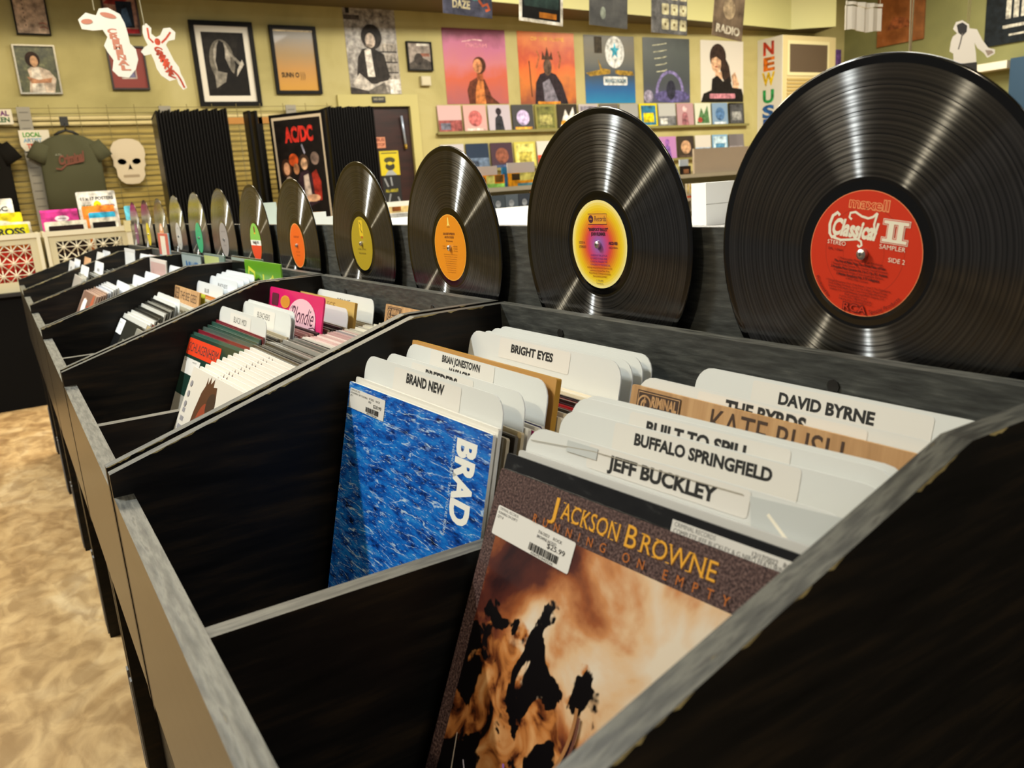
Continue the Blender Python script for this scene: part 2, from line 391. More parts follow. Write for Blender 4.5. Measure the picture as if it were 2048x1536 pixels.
# ------------------------------------------------------------------ mounted records
def disc_mesh():
    mm = M(); n = 128
    prof = [(.0, .0010), (.046, .0010), (.0501, .0009), (.0535, .0006), (.058, .00055), (.0605, .0007), (.0745, .0007), (.0752, .0007), (.0925, .0007), (.0931, .0007), (.1105, .0007), (.1112, .0007), (.128, .0007), (.1287, .0007), (.1435, .0007), (.145, .0007), (.1490, .0011), (.1505, .0008), (.1509, 0), (.1505, -.0008)]
    rows = []
    for r, x in prof:
        if r == 0: mm.v.append((-x, 0, 0)); rows.append([0]*n); continue
        rows.append(list(range(len(mm.v), len(mm.v)+n)))
        mm.v += [(-x, r*math.cos(2*math.pi*i/n), r*math.sin(2*math.pi*i/n)) for i in range(n)]
    for k in range(len(prof)-1):
        r = prof[k+1][0]; t = VINYL if (.061 < r <= .1436) and r not in (.0752, .0931, .1112, .1287) else VINYLS
        for i in range(n):
            j = (i+1) % n
            if k == 0: mm.face((0, rows[1][j], rows[1][i]), t, True)
            else: mm.face((rows[k][i], rows[k][j], rows[k+1][j], rows[k+1][i]), t, t is VINYLS and r > .148)
    mm.face(rows[-1], VINYLS); return mm
def record(y, z, label, draw, first=None, yaw=0):
    if first is None: o = disc_mesh().build('vinyl_record')
    else: o = bpy.data.objects.new('vinyl_record', first.data); COL.objects.link(o)
    o.location = (-.0125, y, z); tag(o, label, 'record', 'records mounted along the board')
    k = M(); a = Art(k, lambda u, v, h: (-.0012-h, -u, v), .00002); draw(a); k.build('label', o)
    if SC.get('m') is None:
        q = M(); n = 16
        for (r0, x0, r1, x1) in ((0, .006, .0022, .0058), (.0022, .0058, .0042, .0046), (.0042, .0046, .0047, .0016)):
            for i in range(n):
                t0, t1 = 2*math.pi*i/n, 2*math.pi*(i+1)/n
                P = [(-x0, r0*math.cos(t0), r0*math.sin(t0)), (-x0, r0*math.cos(t1), r0*math.sin(t1)), (-x1, r1*math.cos(t1), r1*math.sin(t1)), (-x1, r1*math.cos(t0), r1*math.sin(t0))]
                q.poly(P if r0 else [P[0], P[2], P[3]], STEEL, True)
        for w, h in ((.0028, .0006), (.0006, .0028)): q.box(-.0064, -.0058, -w/2, w/2, -h/2, h/2, mat('4a4a48', .5))
        s = q.build('screw', o); SC['m'] = s.data
    else:
        s = bpy.data.objects.new('screw', SC['m']); COL.objects.link(s); s.parent = o
    return o
SC = {}
def label_red(a0):
    f0 = a0.fn; c, s = math.cos(R(-7)), math.sin(R(-7)); a0.fn = lambda u, v, h: f0(u*c-v*s, u*s+v*c, h); a = a0
    RED = mat('d2300d', .42); CR = mat('f3ecd8', .5); CR2 = mat('f2a06a', .5); DK = mat('5a0f06', .5); RD2 = mat('b3270a', .45)
    a.ell(0, 0, .0505, .0505, mat('f08a5a', .45), 64); a.ell(0, 0, .0499, .0499, RED, 64); a.ring(0, .002, .0352, .0357, RD2); a.ring(0, 0, .0182, .0185, RD2)
    a.text('maxell', -.001, .0355, .0082, CR2, 1, .0365, 'C'); a.text('maxell', -.001, .0358, .0077, RED, 0, .0362, 'C')
    a.text('Classical', -.0325, .0125, .0125, CR, 1, .041, shear=.18)
    def sw(pts, w=.0019): a.stroke(pts, w, CR)
    sw([(-.026, .028), (-.0285, .030), (-.0325, .027), (-.0345, .02), (-.0335, .0125), (-.031, .0095), (-.0275, .0115)], .0026)
    sw([(-.0145, .026), (-.017, .0275), (-.0165, .031), (-.012, .0322), (-.006, .0295), (0, .0285), (.004, .030), (.0075, .0335)])
    sw([(-.0295, .0095), (-.022, .0085), (-.014, .0098), (-.007, .0112), (-.0035, .0098), (-.0025, .0068), (-.0045, .0052), (-.0062, .0066)])
    sw([(.0075, .0335), (.006, .0245), (.0075, .018), (.0095, .0175)])
    for e, t in ((0, CR), (.0011, CR2)):
        pass
    def II(g, t):
        for z in (.0125, .0265): a.rect(.0145-g, .0355+g, z-g, z+.0026+g, t)
        a.rect(.0185-g, .0232+g, .0125, .029, t); a.rect(.0268-g, .0315+g, .0125, .029, t)
    II(.0011, CR); II(.0006, RED); II(0, CR)
    a.text('STEREO', -.0345, .0042, .0033, CR, 0, .0178); a.text('SAMPLER', .0132, .0068, .0035, CR, 0, .0225); a.text('SIDE 2', .0225, -.0025, .0035, CR, 0, .0145)
    a.text('DPL 1-0464', -.033, -.0005, .0019, DK, 0, .014)
    rows = ['1 Mussorgsky Pictures at an Exhibition', 'The Hut of Baba Yaga The Great Gate of Kiev', '2 Respighi Feste Romane The October Festival Serenade', '3 Prokofiev Piano Concerto No. 3 in C, Op. 26 I. Andante', '4 Canteloube Songs of the Auvergne Bailero', '5 Mahler Symphony No. 5 IV Adagietto', '6 Wild West Concert']
    for i, t in enumerate(rows): a.text(t, -.002, -.0068-i*.0026, .0018, DK, i % 2, min(.052, .0011*len(t)), 'C')
    rows = ['1 Chicago Symphony Orch, Fritz Reiner, Cond 2 The Philadelphia', 'Orch, Eugene Ormandy, Cond 3 Van Cliburn, Piano Chicago', 'Symphony Orch, Walter Hendl, Cond 4 Anna Moffo, Sop American', 'Symphony Orch, Leopold Stokowski, Cond 5 Boston Symphony Orch', 'Erich Leinsdorf, Cond', 'P 1974, 1975, 1980 RCA Records', 'TMK R by RCA CORP MADE IN U.S.A', 'C 1980 RCA RECORDS']
    for i, t in enumerate(rows): a.text(t, -.001, -.0262-i*.0023, .0016, DK, 0, min(.06-i*.003, .001*len(t)), 'C')
    a.text('RCA', -.001, -.0475, .0062, DK, 1, .0225, 'C'); a.text('RCA', -.001, -.0472, .0057, RED, 0, .0222, 'C')
    a.text('Produced by', 0, 0, .0029, DK, 0, .0215, 'L', arc=(0, 0, .0482, R(211), 1))
    a.text('Special Products', 0, 0, .0029, DK, 0, .0305, 'L', arc=(0, 0, .0482, R(286), 1))
def label_abc(a):
    cols = ['f7e99a', 'f7e06a', 'f5d63a', 'f2cc1a', 'f0bd14', 'eda817', 'e9921a', 'e67c1f', 'e4642a', 'df4c3c', 'd8405a', 'cf4274', 'c2488a', 'b35099', 'a35aa6', '9460ae']
    for i, c in enumerate(cols): a.ell(0, 0, .0505*(1-i*.058), .0505*(1-i*.058) if i < 2 else .0505*(1-i*.058), mat(c, .42), 56)
    D = mat('4a1030', .5); a.rrect(-.0165, .0165, .0235, .0345, .001, mat('e8a02a', .45)); a.stroke([(-.018, .0348), (.0165, .0348)], .0006, D); a.stroke([(-.018, .0232), (.0165, .0232)], .0006, D)
    a.ell(-.0125, .029, .0045, .0045, D); a.text('abc', -.0125, .0282, .0021, mat('e8a02a'), 0, .006, 'C'); a.text('Records', -.006, .0265, .0058, D, 0, .0215)
    a.text('"BAREFOOT BALLET"', 0, .0155, .0034, D, 1, .036, 'C'); a.text('JOHN KLEMMER', 0, .0105, .0034, D, 1, .026, 'C')
    a.text('SIDE A', -.0375, .0005, .003, D, 0, .0115); a.text('STEREO', -.0375, -.0045, .003, D, 0, .0135)
    a.text('ABCD-950', .0185, .0005, .003, D, 1, .0155); a.text('ABCD-950-A', .0185, -.004, .0022, D, 0, .0155)
    for i, t in enumerate(['1 BAREFOOT BALLET 6:24', '2 FOREST CHILD 4:08', '3 CRYSTAL FINGERS 7:09', '4 WHISPERS TO THE WIND 3:54']): a.text(t, -.0165, -.0135-i*.0036, .0022, mat('6a2a7a'), 0, .036 if i == 3 else .031)
    for i, t in enumerate(['all songs composed by John Klemmer and', 'published by Namaste Music, Ascap', 'PRODUCED BY STEPHAN GOLDMAN', 'AND JOHN KLEMMER']): a.text(t, 0, -.0275-i*.0034, .002, mat('8a3a12'), 0, (.046, .036, .04, .026)[i], 'C')
    a.text('C 1976 ABC', 0, -.0425, .0019, D, 0, .013, 'C'); a.text('Records, Inc.', 0, -.0455, .0016, D, 0, .013, 'C')
def label_rocket(a):
    a.ell(0, 0, .0505, .0505, mat('f2b04a', .42), 56); a.ell(0, 0, .0494, .0494, mat('e08a0c', .42), 56)
    Y = mat('f0e07a'); D = mat('6a3206'); a.poly([(-.0045, .0325), (-.002, .037), (-.0016, .044), (0, .047), (.0016, .044), (.002, .037), (.0045, .0325), (0, .0345)], Y)
    a.stroke([(-.005, .0315), (.005, .0315)], .0008, D)
    a.text('KRIS KRISTOFFERSON', 0, .0195, .0032, D, 1, .038, 'C'); a.text('AND RITA COOLIDGE', 0, .0145, .003, D, 1, .03, 'C'); a.text('Breakaway', 0, .009, .003, D, 0, .022, 'C')
    for i in range(9): a.text('side one track listing words and music', 0, -.011-i*.0034, .0018, mat('a3600f'), 0, .044-i*.0022, 'C')
    for v in (.0015, -.002): a.text('STEREO', -.024, v, .0018, mat('a3600f'), 0, .01)
    for v in (.0015, -.002, -.0055): a.text('PZ 33278', .012, v, .0018, D, 0, .012)
def label_plain(hexc, rim, marks):
    def f(a):
        a.ell(0, 0, .0505, .0505, mat(rim, .42), 48); a.ell(0, 0, .049, .049, mat(hexc, .42), 48)
        for mk in marks: getattr(a, mk[0])(*mk[1:])
    return f
DK = mat('3a2a10', .5)
L_OLIVE = label_plain('a8921a', 'b5a02a', [('rect', -.006, .012, .014, .044, mat('d8b81a')), ('stroke', [(-.002, .04), (.006, .034), (-.001, .028), (.008, .02)], .0022, DK), ('rect', .001, .008, .01, .014, mat('b3401a')),
                  ('text', 'A SIDE LISTING', -.022, -.012, .003, DK, 0, .04), ('text', 'STEREO RECORD', -.02, -.02, .003, DK, 0, .036)])
L_ORANGE = label_plain('e0600e', 'f0a45a', [('text', 'LONG PLAY', -.02, .018, .004, mat('8a2a06'), 1, .04), ('text', 'SIDE ONE', -.014, -.016, .003, mat('8a2a06'), 0, .028), ('text', 'RECORD', -.012, -.024, .003, mat('8a2a06'), 0, .024)])
def L_GREEN(a):
    a.ell(0, 0, .0505, .0505, mat('7fb84a', .42), 48)
    def half(z0, z1, t): a.poly([(.0500*math.cos(x), .0500*math.sin(x)) for x in [math.asin(z0/.0500)+(math.asin(z1/.0500)-math.asin(z0/.0500))*k/14 for k in range(15)]]+[(-.0500*math.cos(x), .0500*math.sin(x)) for x in [math.asin(z1/.0500)+(math.asin(z0/.0500)-math.asin(z1/.0500))*k/14 for k in range(15)]], t)
    half(-.0499, -.008, mat('d8401a', .42)); half(-.008, .006, mat('e6e4dc', .42)); a.ell(0, .034, .007, .009, mat('7a3a1a')); a.rect(-.008, .008, .022, .026, mat('d8a01a'))
    a.text('SIDE A', -.03, -.003, .006, mat('4a4a44'), 1, .022); a.text('STEREO', .008, -.003, .006, mat('4a4a44'), 1, .022)
L_GREY = label_plain('8f8886', 'a8a2a0', [('text', 'LONG PLAYING', -.025, .022, .004, mat('55504e'), 0, .05), ('text', 'STEREO', -.02, -.02, .004, mat('55504e'), 0, .04)])
L_TEAL = label_plain('2f9a6a', '3fae7c', [('text', 'SIDE 1', -.018, .02, .004, mat('1c6a48'), 0, .036)])
L_GREY2 = label_plain('b5b0aa', 'cfcac4', [('ring', 0, 0, .03, .033, mat('8a8580'))])
L_PEACH = label_plain('d8905a', 'e8dcc8', [('ell', 0, -.02, .024, .02, mat('b04a2a')), ('ell', 0, .03, .02, .012, mat('e8dcc8'))])
L_YEL = label_plain('d8c21a', 'd8c21a', [('text', 'STEREO', -.02, .02, .004, DK, 0, .04)])
L_PURP = label_plain('7a3a6a', '7a3a6a', [('ring', 0, 0, .03, .032, mat('a86a96'))])
recs = [(-.2295, 1.0705, 'black record with a red label lettered in white', label_red), (.1127, 1.0707, 'black record with a ringed yellow, orange and purple label', label_abc), (.481, 1.0577, 'black record whose amber label shows a small pale rocket', label_rocket),
        (.8387, 1.0566, 'black record with an olive green label bearing a yellow strip', L_OLIVE), (1.2357, 1.044, 'black record with a plain bright orange label', L_ORANGE), (1.5898, 1.0444, 'black record with a green, white and red banded label', L_GREEN),
        (1.945, 1.046, 'black record with a grey label and glossy streak', L_GREY), (2.3, 1.046, 'black record with a teal green label', L_TEAL), (2.66, 1.046, 'black record with a pale grey ringed label', L_GREY2),
        (3.02, 1.044, 'black record with a peach and cream label', L_PEACH), (3.37, 1.046, 'black record with a lemon yellow label', L_YEL), (3.73, 1.044, 'farthest black record of the board, with a purple label', L_PURP)]
r0 = None
for y, z, l, fn in recs:
    o = record(y, z, l+(' on the board' if 'board' not in l else ''), fn, r0); r0 = r0 or o

# ------------------------------------------------------------------ sleeves and divider cards in the bins
SM = {}; ITEMS = []
def place(o, P0, psi, th, w, h, t=.0034, free=None):
    ITEMS.append([o, Vector(P0), psi, th, w, h, t, free])
    seat(o, P0, psi, th, w, h)
def seat(o, P0, psi, th, w, h):
    ps, t = R(psi), R(th)
    eu = Vector((-math.sin(ps), -math.cos(ps), 0)); s = Vector((math.cos(ps)*math.sin(t), -math.sin(ps)*math.sin(t), math.cos(t)))
    o.location = Vector(P0)+eu*w/2-s*h; o.rotation_euler = (-t, 0, -math.pi/2-ps)
def sleeve_mesh(front, edge, w=.313, h=.313, t=.0034, art=None):
    mm = M(); mm.prism(rrect(-w/2, w/2, 0, h, .0015, 1), lambda u, v, d: (u, d, v), 0, t, front, side=edge, cap2=edge)
    if art: art(Art(mm, lambda u, v, hh: (u-w/2, -hh, h+v)))
    return mm
def sleeve(P0, psi, th, front, edge, label, art=None, group=None, w=.313, h=.313, t=.0034, name='record_sleeve', cat='record sleeve', decals=()):
    o = sleeve_mesh(front, edge, w, h, t, art).build(name); place(o, P0, psi, th, w, h, t); tag(o, label, cat, group)
    for nm, fn in decals:
        k = M(); fn(Art(k, lambda u, v, hh: (u-w/2, -hh-.0004, h+v))); k.build(nm, o)
    return o
def top(x, y, th, z0=.623, h=.313): return (x, y, z0+h*math.cos(R(th)))
def batch(x0, x1, n, y, psi, th, pal, label, group, jit=.0025, name='record_sleeve', z0=.622, w=.313):
    """n sleeves on edge between x0 and x1 (top edge), lean and turn running from the first to the second value."""
    rr = random.Random(int(abs(x0*1e4))+n); bid = object()
    for i in range(n):
        k = i/max(n-1, 1); x = x0+(x1-x0)*k; t = th[0]+(th[1]-th[0])*k; p = psi[0]+(psi[1]-psi[0])*k
        fr, ed = pal[rr.randrange(len(pal))] if len(pal) != n else pal[i]
        key = (fr, ed, rr.randrange(2), w)
        if key not in SM:
            a = None
            if key[2] == 1 and jit > .0011: a = (lambda a_: (a_.rect(.012, .301, -.0185, -.008, mat(ed, .4)), a_.rect(.02, .15, -.05, -.026, mat('c9c2b6', .4))))
            SM[key] = sleeve_mesh(mat(fr, .22, .5, .6), mat(ed, .35, .5, .4), art=a, w=w); SM[key] = SM[key].build(name); o = SM[key]
        else:
            o = bpy.data.objects.new(name, SM[key].data); COL.objects.link(o)
        place(o, top(x, y+rr.uniform(-jit, jit), t, z0+rr.uniform(-.001, .004)), p, t, w, .313, .0034, (bid, (x0+x1)/2)); tag(o, label, 'record sleeve', group)
def divider(P0, psi, th, label, text=None, w=.305, h=.346, two=None, tw=.0, tu=.15, tv=-.02, th_=.0095, stick=None, card=PLASTIC, bold=1, extra=None, group=None, ink=INK, t=.0012, r=.02, side=None):
    mm = M(); mm.prism(rrect(-w/2, w/2, 0, h, r, 5, (0, 1, 1, 0)), lambda u, v, d: (u, d, v), 0, t, card, side=side or card)
    o = mm.build('divider_card'); place(o, P0, psi, th, w, h, t); tag(o, label, 'divider card', group)
    if stick or text:
        k = M(); a = Art(k, lambda u, v, hh: (u-w/2, -hh-.0002, h+v))
        if stick: a.rrect(*stick, .003, STICKER)
        if text: a.text(text, tu, tv, th_, ink, bold, tw or None)
        if two: a.text(two, tu+tw/2, tv-th_*1.65, th_, ink, bold, tw*.55, 'C')
        k.build('name_label' if stick else 'lettering', o)
    if extra:
        k = M(); extra(Art(k, lambda u, v, hh: (u-w/2, -hh-.0006, h+v))); k.build('tape' if card is PLASTIC else 'emblem', o)
    return o
WOODC = noise_mat('light_wood', [(.25, '9a744c'), (.5, 'b48c60'), (.75, 'c8a274')], (30, 30, 2.5), 3, 8, .45)
WOODE = mat('b98a48', .5); BURN = mat('3a2414', .6)
def wood_logo(a, u0=.0095, v1=-.003, s=1.0):
    """framed two-line shop mark burnt into a wooden divider"""
    a.rect(u0, u0+.055*s, v1-.0295*s, v1, BURN); a.rect(u0+.0012, u0+.0538*s, v1-.0283*s, v1-.0012, WOODC); a.rect(u0+.002, u0+.053*s, v1-.0275*s, v1-.002, BURN)
    a.text('RIMINAL', u0+.019*s, v1-.0125*s, .0085*s, WOODC, 1, .032*s); a.text('ECORDS', u0+.019*s, v1-.0245*s, .0085*s, WOODC, 1, .032*s)
    a.ring(u0+.0105*s, v1-.013*s, .0075*s, .0092*s, WOODC); a.text('C', u0+.006*s, v1-.0175*s, .009*s, WOODC, 1, .007*s); a.stroke([(u0+.0105*s, v1-.006*s), (u0+.0105*s, v1-.025*s)], .0016*s, WOODC)
def price(u0, v1, w, h, rows, price_, code=None, tilt=0.0):
    def f(a):
        f0 = a.fn; c, s = math.cos(tilt), math.sin(tilt); a.fn = lambda u, v, hh: f0(u0+u*c-v*s, v1+u*s+v*c, hh)
        a.rrect(0, w, -h, 0, .0016, mat('d9d6d0', .5)); T = mat('3a3a3a', .6)
        for i, t in enumerate(rows[0]): a.text(t, .002, -.0032-i*.0034, .0021, T, 0, min(w*.5, .0016*len(t)))
        for i, t in enumerate(rows[1]): a.text(t, w*.56, -.0062-i*.0036, .0023, T, 0, min(w*.36, .0018*len(t)))
        a.text(price_, w*.70, -h*.56, .0038, INK, 0, w*.22)
        if code: a.barcode(w*.5, w*.86, -h*.88, -h*.64, INK); a.text(code, w*.54, -h*.97, .0017, T, 0, w*.28)
    return f

# --- covers seen face on
def cover_cloud():
    m, n, l, b = base_mat('sunset_cloud_print'); tc = n.new('ShaderNodeTexCoord'); sp = n.new('ShaderNodeSeparateXYZ'); l.new(tc.outputs['Object'], sp.inputs[0])
    def noise(sc, det, dist, scale=(1, 1, 1)):
        mp = n.new('ShaderNodeMapping'); mp.inputs['Scale'].default_value = scale; l.new(tc.outputs['Object'], mp.inputs[0])
        z = n.new('ShaderNodeTexNoise'); z.inputs['Scale'].default_value = sc; z.inputs['Detail'].default_value = det; z.inputs['Distortion'].default_value = dist; l.new(mp.outputs[0], z.inputs['Vector']); return z
    def ramp(src, st):
        r = n.new('ShaderNodeValToRGB'); e = r.color_ramp.elements
        while len(e) < len(st): e.new(.5)
        for el, (p, c) in zip(e, st): el.position = p; el.color = lin(c)
        l.new(src, r.inputs[0]); return r
    def math_(op, a, b_):
        q = n.new('ShaderNodeMath'); q.operation = op
        for i, v in enumerate((a, b_)):
            if isinstance(v, float): q.inputs[i].default_value = v
            else: l.new(v, q.inputs[i])
        return q.outputs[0]
    n1 = noise(11, 8, .35)
    # brighter towards the middle of the print: local x -.15...15, z 0...313
    dx = math_('SUBTRACT', sp.outputs['X'], .035); dz = math_('SUBTRACT', sp.outputs['Z'], .21)
    d2 = math_('ADD', math_('MULTIPLY', dx, dx), math_('MULTIPLY', math_('MULTIPLY', dz, dz), .6))
    w = math_('SUBTRACT', math_('ADD', math_('MULTIPLY', math_('SUBTRACT', n1.outputs['Fac'], .5), 1.7), .56), math_('MULTIPLY', d2, 13.0))
    sky = ramp(w, [(.08, '2a1214'), (.24, '54261c'), (.36, '96532c'), (.47, 'c48654'), (.56, 'd8b48c'), (.70, 'dccdb8')])
    n2 = noise(42, 8, 1.0, (1, 1, .8)); rock = ramp(n2.outputs['Fac'], [(.38, '0d0708'), (.43, '6a3518'), (.52, 'b8733a'), (.7, 'd8a068')])
    n3 = noise(17, 5, .3)
    lowz = math_('SUBTRACT', math_('SUBTRACT', .178, math_('MULTIPLY', sp.outputs['X'], .12)), sp.outputs['Z'])
    e = math_('MULTIPLY', math_('MINIMUM', lowz, math_('SUBTRACT', -.008, sp.outputs['X'])), 3.0)
    msk = math_('ADD', e, math_('MULTIPLY', math_('SUBTRACT', n3.outputs['Fac'], .5), .5))
    mk = ramp(msk, [(.0, '000000'), (.015, 'ffffff')])
    mx = n.new('ShaderNodeMix'); mx.data_type = 'RGBA'; l.new(mk.outputs[0], mx.inputs[0]); l.new(sky.outputs[0], mx.inputs[6]); l.new(rock.outputs[0], mx.inputs[7])
    q = n.new('ShaderNodeMath'); q.operation = 'ABSOLUTE'; l.new(math_('SUBTRACT', e, .06), q.inputs[0])
    b1 = math_('SUBTRACT', math_('ADD', noise(19, 4, .3, (1.4, 1, 1)).outputs['Fac'], .10), math_('MULTIPLY', q.outputs[0], .9))
    b2 = math_('ADD', math_('MULTIPLY', math_('MINIMUM', math_('SUBTRACT', -.075, sp.outputs['X']), math_('SUBTRACT', .125, sp.outputs['Z'])), 6.0), math_('MULTIPLY', n3.outputs['Fac'], .9))
    mk2 = ramp(math_('MAXIMUM', b1, b2), [(.56, '000000'), (.575, 'ffffff')])
    mx2 = n.new('ShaderNodeMix'); mx2.data_type = 'RGBA'; l.new(mk2.outputs[0], mx2.inputs[0]); l.new(mx.outputs[2], mx2.inputs[6]); mx2.inputs[7].default_value = lin('080507')
    l.new(mx2.outputs[2], b.inputs['Base Color']); b.inputs['Roughness'].default_value = .3; b.inputs['Coat Weight'].default_value = .5; b.inputs['Coat Roughness'].default_value = .1
    return m
CLOUD = cover_cloud()
SPECK = noise_mat('brown_speckled_print', [(.35, '2a1c1c'), (.5, '4d3936'), (.65, '715a54')], (1, 1, 1), 520, 2, .3, coat=.5)
def waves():
    m, n, l, b = base_mat('blue_sea_print'); tc = n.new('ShaderNodeTexCoord'); mp = n.new('ShaderNodeMapping'); mp.inputs['Scale'].default_value = (12, 1, 42); mp.inputs['Rotation'].default_value = (0, R(14), 0)
    l.new(tc.outputs['Object'], mp.inputs[0])
    z = n.new('ShaderNodeTexNoise'); z.inputs['Scale'].default_value = 2.2; z.inputs['Detail'].default_value = 9; z.inputs['Roughness'].default_value = .7; z.inputs['Distortion'].default_value = .25; l.new(mp.outputs[0], z.inputs['Vector'])
    r = n.new('ShaderNodeValToRGB'); e = r.color_ramp.elements
    st = [(.36, '021034'), (.44, '06429a'), (.52, '0e66c4'), (.62, '1c7cd0'), (.72, '5aa4de')]
    while len(e) < len(st): e.new(.5)
    for el, (p, c) in zip(e, st): el.position = p; el.color = lin(c)
    l.new(z.outputs['Fac'], r.inputs[0])
    def crest(sc, det, dist, wid, mlo):
        mq = n.new('ShaderNodeMapping'); mq.inputs['Scale'].default_value = (5.5*sc, 1, 36*sc); mq.inputs['Rotation'].default_value = (0, R(9), 0); mq.inputs['Location'].default_value = (sc, 0, 2*sc); l.new(tc.outputs['Object'], mq.inputs[0])
        c = n.new('ShaderNodeTexNoise'); c.inputs['Scale'].default_value = 2; c.inputs['Detail'].default_value = det; c.inputs['Distortion'].default_value = dist; l.new(mq.outputs[0], c.inputs['Vector'])
        s1 = n.new('ShaderNodeMath'); s1.operation = 'SUBTRACT'; l.new(c.outputs['Fac'], s1.inputs[0]); s1.inputs[1].default_value = .5
        s2 = n.new('ShaderNodeMath'); s2.operation = 'ABSOLUTE'; l.new(s1.outputs[0], s2.inputs[0])
        m1 = n.new('ShaderNodeMapRange'); m1.inputs[1].default_value = wid; m1.inputs[2].default_value = wid*.2; l.new(s2.outputs[0], m1.inputs[0])
        k_ = n.new('ShaderNodeTexNoise'); k_.inputs['Scale'].default_value = 4.5*sc; k_.inputs['Detail'].default_value = 4; l.new(mq.outputs[0], k_.inputs['Vector'])
        m2 = n.new('ShaderNodeMapRange'); m2.inputs[1].default_value = mlo; m2.inputs[2].default_value = mlo+.12; l.new(k_.outputs['Fac'], m2.inputs[0])
        p = n.new('ShaderNodeMath'); p.operation = 'MULTIPLY'; l.new(m1.outputs[0], p.inputs[0]); l.new(m2.outputs[0], p.inputs[1]); return p
    c1, c2 = crest(1.1, 5, .3, .020, .47), crest(2.4, 4, .25, .026, .52)
    r2 = n.new('ShaderNodeMath'); r2.operation = 'MAXIMUM'; l.new(c1.outputs[0], r2.inputs[0]); l.new(c2.outputs[0], r2.inputs[1])
    mx = n.new('ShaderNodeMix'); mx.data_type = 'RGBA'; l.new(r2.outputs[0], mx.inputs[0]); l.new(r.outputs[0], mx.inputs[6]); mx.inputs[7].default_value = lin('b9d2ea')
    l.new(mx.outputs[2], b.inputs['Base Color']); b.inputs['Roughness'].default_value = .35; b.inputs['Coat Weight'].default_value = .4; return m
SEA = waves(); PAPER = mat('dcd8cc', .45); GOLD = mat('e0a230', .35, .5, .4); GOLD2 = mat('f5d98a', .35, .5, .4)
def art_brad(a):
    Wt = mat('f0efe8', .4)
    a.text('BRAD', .2565, -.0135, .0315, Wt, 1, .0815, rot=R(-90)); a.text("IN THE MOMENT THAT YOU'RE BORN", .2478, -.0135, .0042, mat('bcd0e0', .4), 0, .098, rot=R(-90))
y0 = .275
sleeve((-.2719, y0, .9292), -2.5, 13.5, SEA, PAPER, 'blue sea photograph sleeve with white vertical lettering, in the nearest bin', art_brad,
       decals=[('price_sticker', price(.0046, -.0066, .094, .0238, (['CRIMINAL RECORDS', "IN THE MOMENT THAT YOU'RE BRAD", 'QTY 1'], ['4/7/2023    ROCK', 'BRAD']), '$28.99', '8871930428'))])
pw = [('e2dfd6', 'dedace'), ('d9d6cc', 'd6d2c6'), ('20201f', '55524c'), ('e6e4de', 'cfcabc')]
PM = [('dcd8ce', 'cdc7b8'), ('2a2622', '4d463c'), ('b9b2a4', 'a49a88'), ('6a2f28', '8a7a66'), ('e6e2d8', 'd8d3c6'), ('1a1a1c', '2f2d2a'), ('8a7a5c', 'a89a80'), ('3a4a58', '7c7a74'), ('c9b48a', 'b8a888')]
g = 'pale sleeves filed behind the blue sea cover'
batch(-.2665, -.2515, 3, y0+.002, (-2.2, -1.8), (13.5, 13.5), pw[:1]+pw[1:2]+pw[3:], 'pale record sleeve on edge directly behind the blue sea cover', g, .001, z0=.6255)
divider((-.247, y0, .958), -1.6, 13.5, 'white divider card standing directly behind the blue sea sleeve', 'BRAND NEW', tu=.110, tv=-.0168, th_=.0098, tw=.084, stick=(.079, .2285, -.0345, -.0035))
batch(-.241, -.226, 3, y0, (-1.4, -1.1), (13.5, 13.5), PM, 'record sleeve filed between the two front white dividers behind the blue sea cover', 'sleeves between the two front dividers', z0=.618)
divider((-.2205, y0, .957), -1.0, 13.5, 'white divider card, second behind the blue sea sleeve, lettering half covered', 'BREEDERS', tu=.105, tv=-.0166, th_=.0098, tw=.072, stick=(.07, .21, -.034, -.003))
batch(-.2155, -.1965, 4, y0, (-.8, -.5), (13.5, 13.5), [('dcd8ce', 'cdc7b8'), ('b02a70', 'b8b0a0'), ('e0ddd4', 'd2ccbe'), ('3a3a7a', 'c4beb0')], 'record sleeve filed just in front of the two-line white divider', 'sleeves in front of the two-line divider', z0=.618)
divider((-.1915, y0, .964), -.4, 13.5, 'white divider card with two lines of lettering, in front of the tan card', 'BRIAN JONESTOWN', two='MASSACRE', tu=.093, tv=-.0108, th_=.0072, tw=.086, stick=(.064, .208, -.036, -.001))
divider((-.1835, y0+.003, .9655), -.3, 13.5, 'thick tan wooden divider board behind the two-line white divider', w=.309, t=.006, r=.002, card=WOODE, side=mat('b8882e', .4))
batch(-.171, -.1075, 13, y0, (-.2, -.1), (13.5, 13.2), [('d8cfb8', 'd6cdb8'), ('e6dfcc', 'e0d8c4'), ('1c1a18', '2c2824'), ('c05a1c', '8a4a22'), ('b02020', '8a1a1a'), ('b8141c', '9a1418'), ('2a1616', '3a1e1c'), ('c01a24', 'a01820'), ('1e1a1a', '2a2422'), ('dccfb2', 'd6c8a8'), ('e4dcc8', 'dcd2bc'), ('e6dcc8', 'dccfb4'), ('eadfca', 'd8ccb0')],
      'record sleeve on edge between the tan board and the group of four white dividers', 'sleeves behind the tan board', z0=.6245)
divider((-.101, y0, .967), 0, 13.5, 'front white divider card of the group of four at the bin back', 'BRIGHT EYES', tu=.1005, tv=-.0165, th_=.0088, tw=.087, stick=(.074, .219, -.026, -.0018))
for x, z, l in ((-.0855, .9645, 'second'), (-.072, .966, 'third'), (-.060, .9665, 'fourth and hindmost')):
    divider((x, y0+.001, z), 0, 13.5, l+' white divider card of the group of four at the bin back')
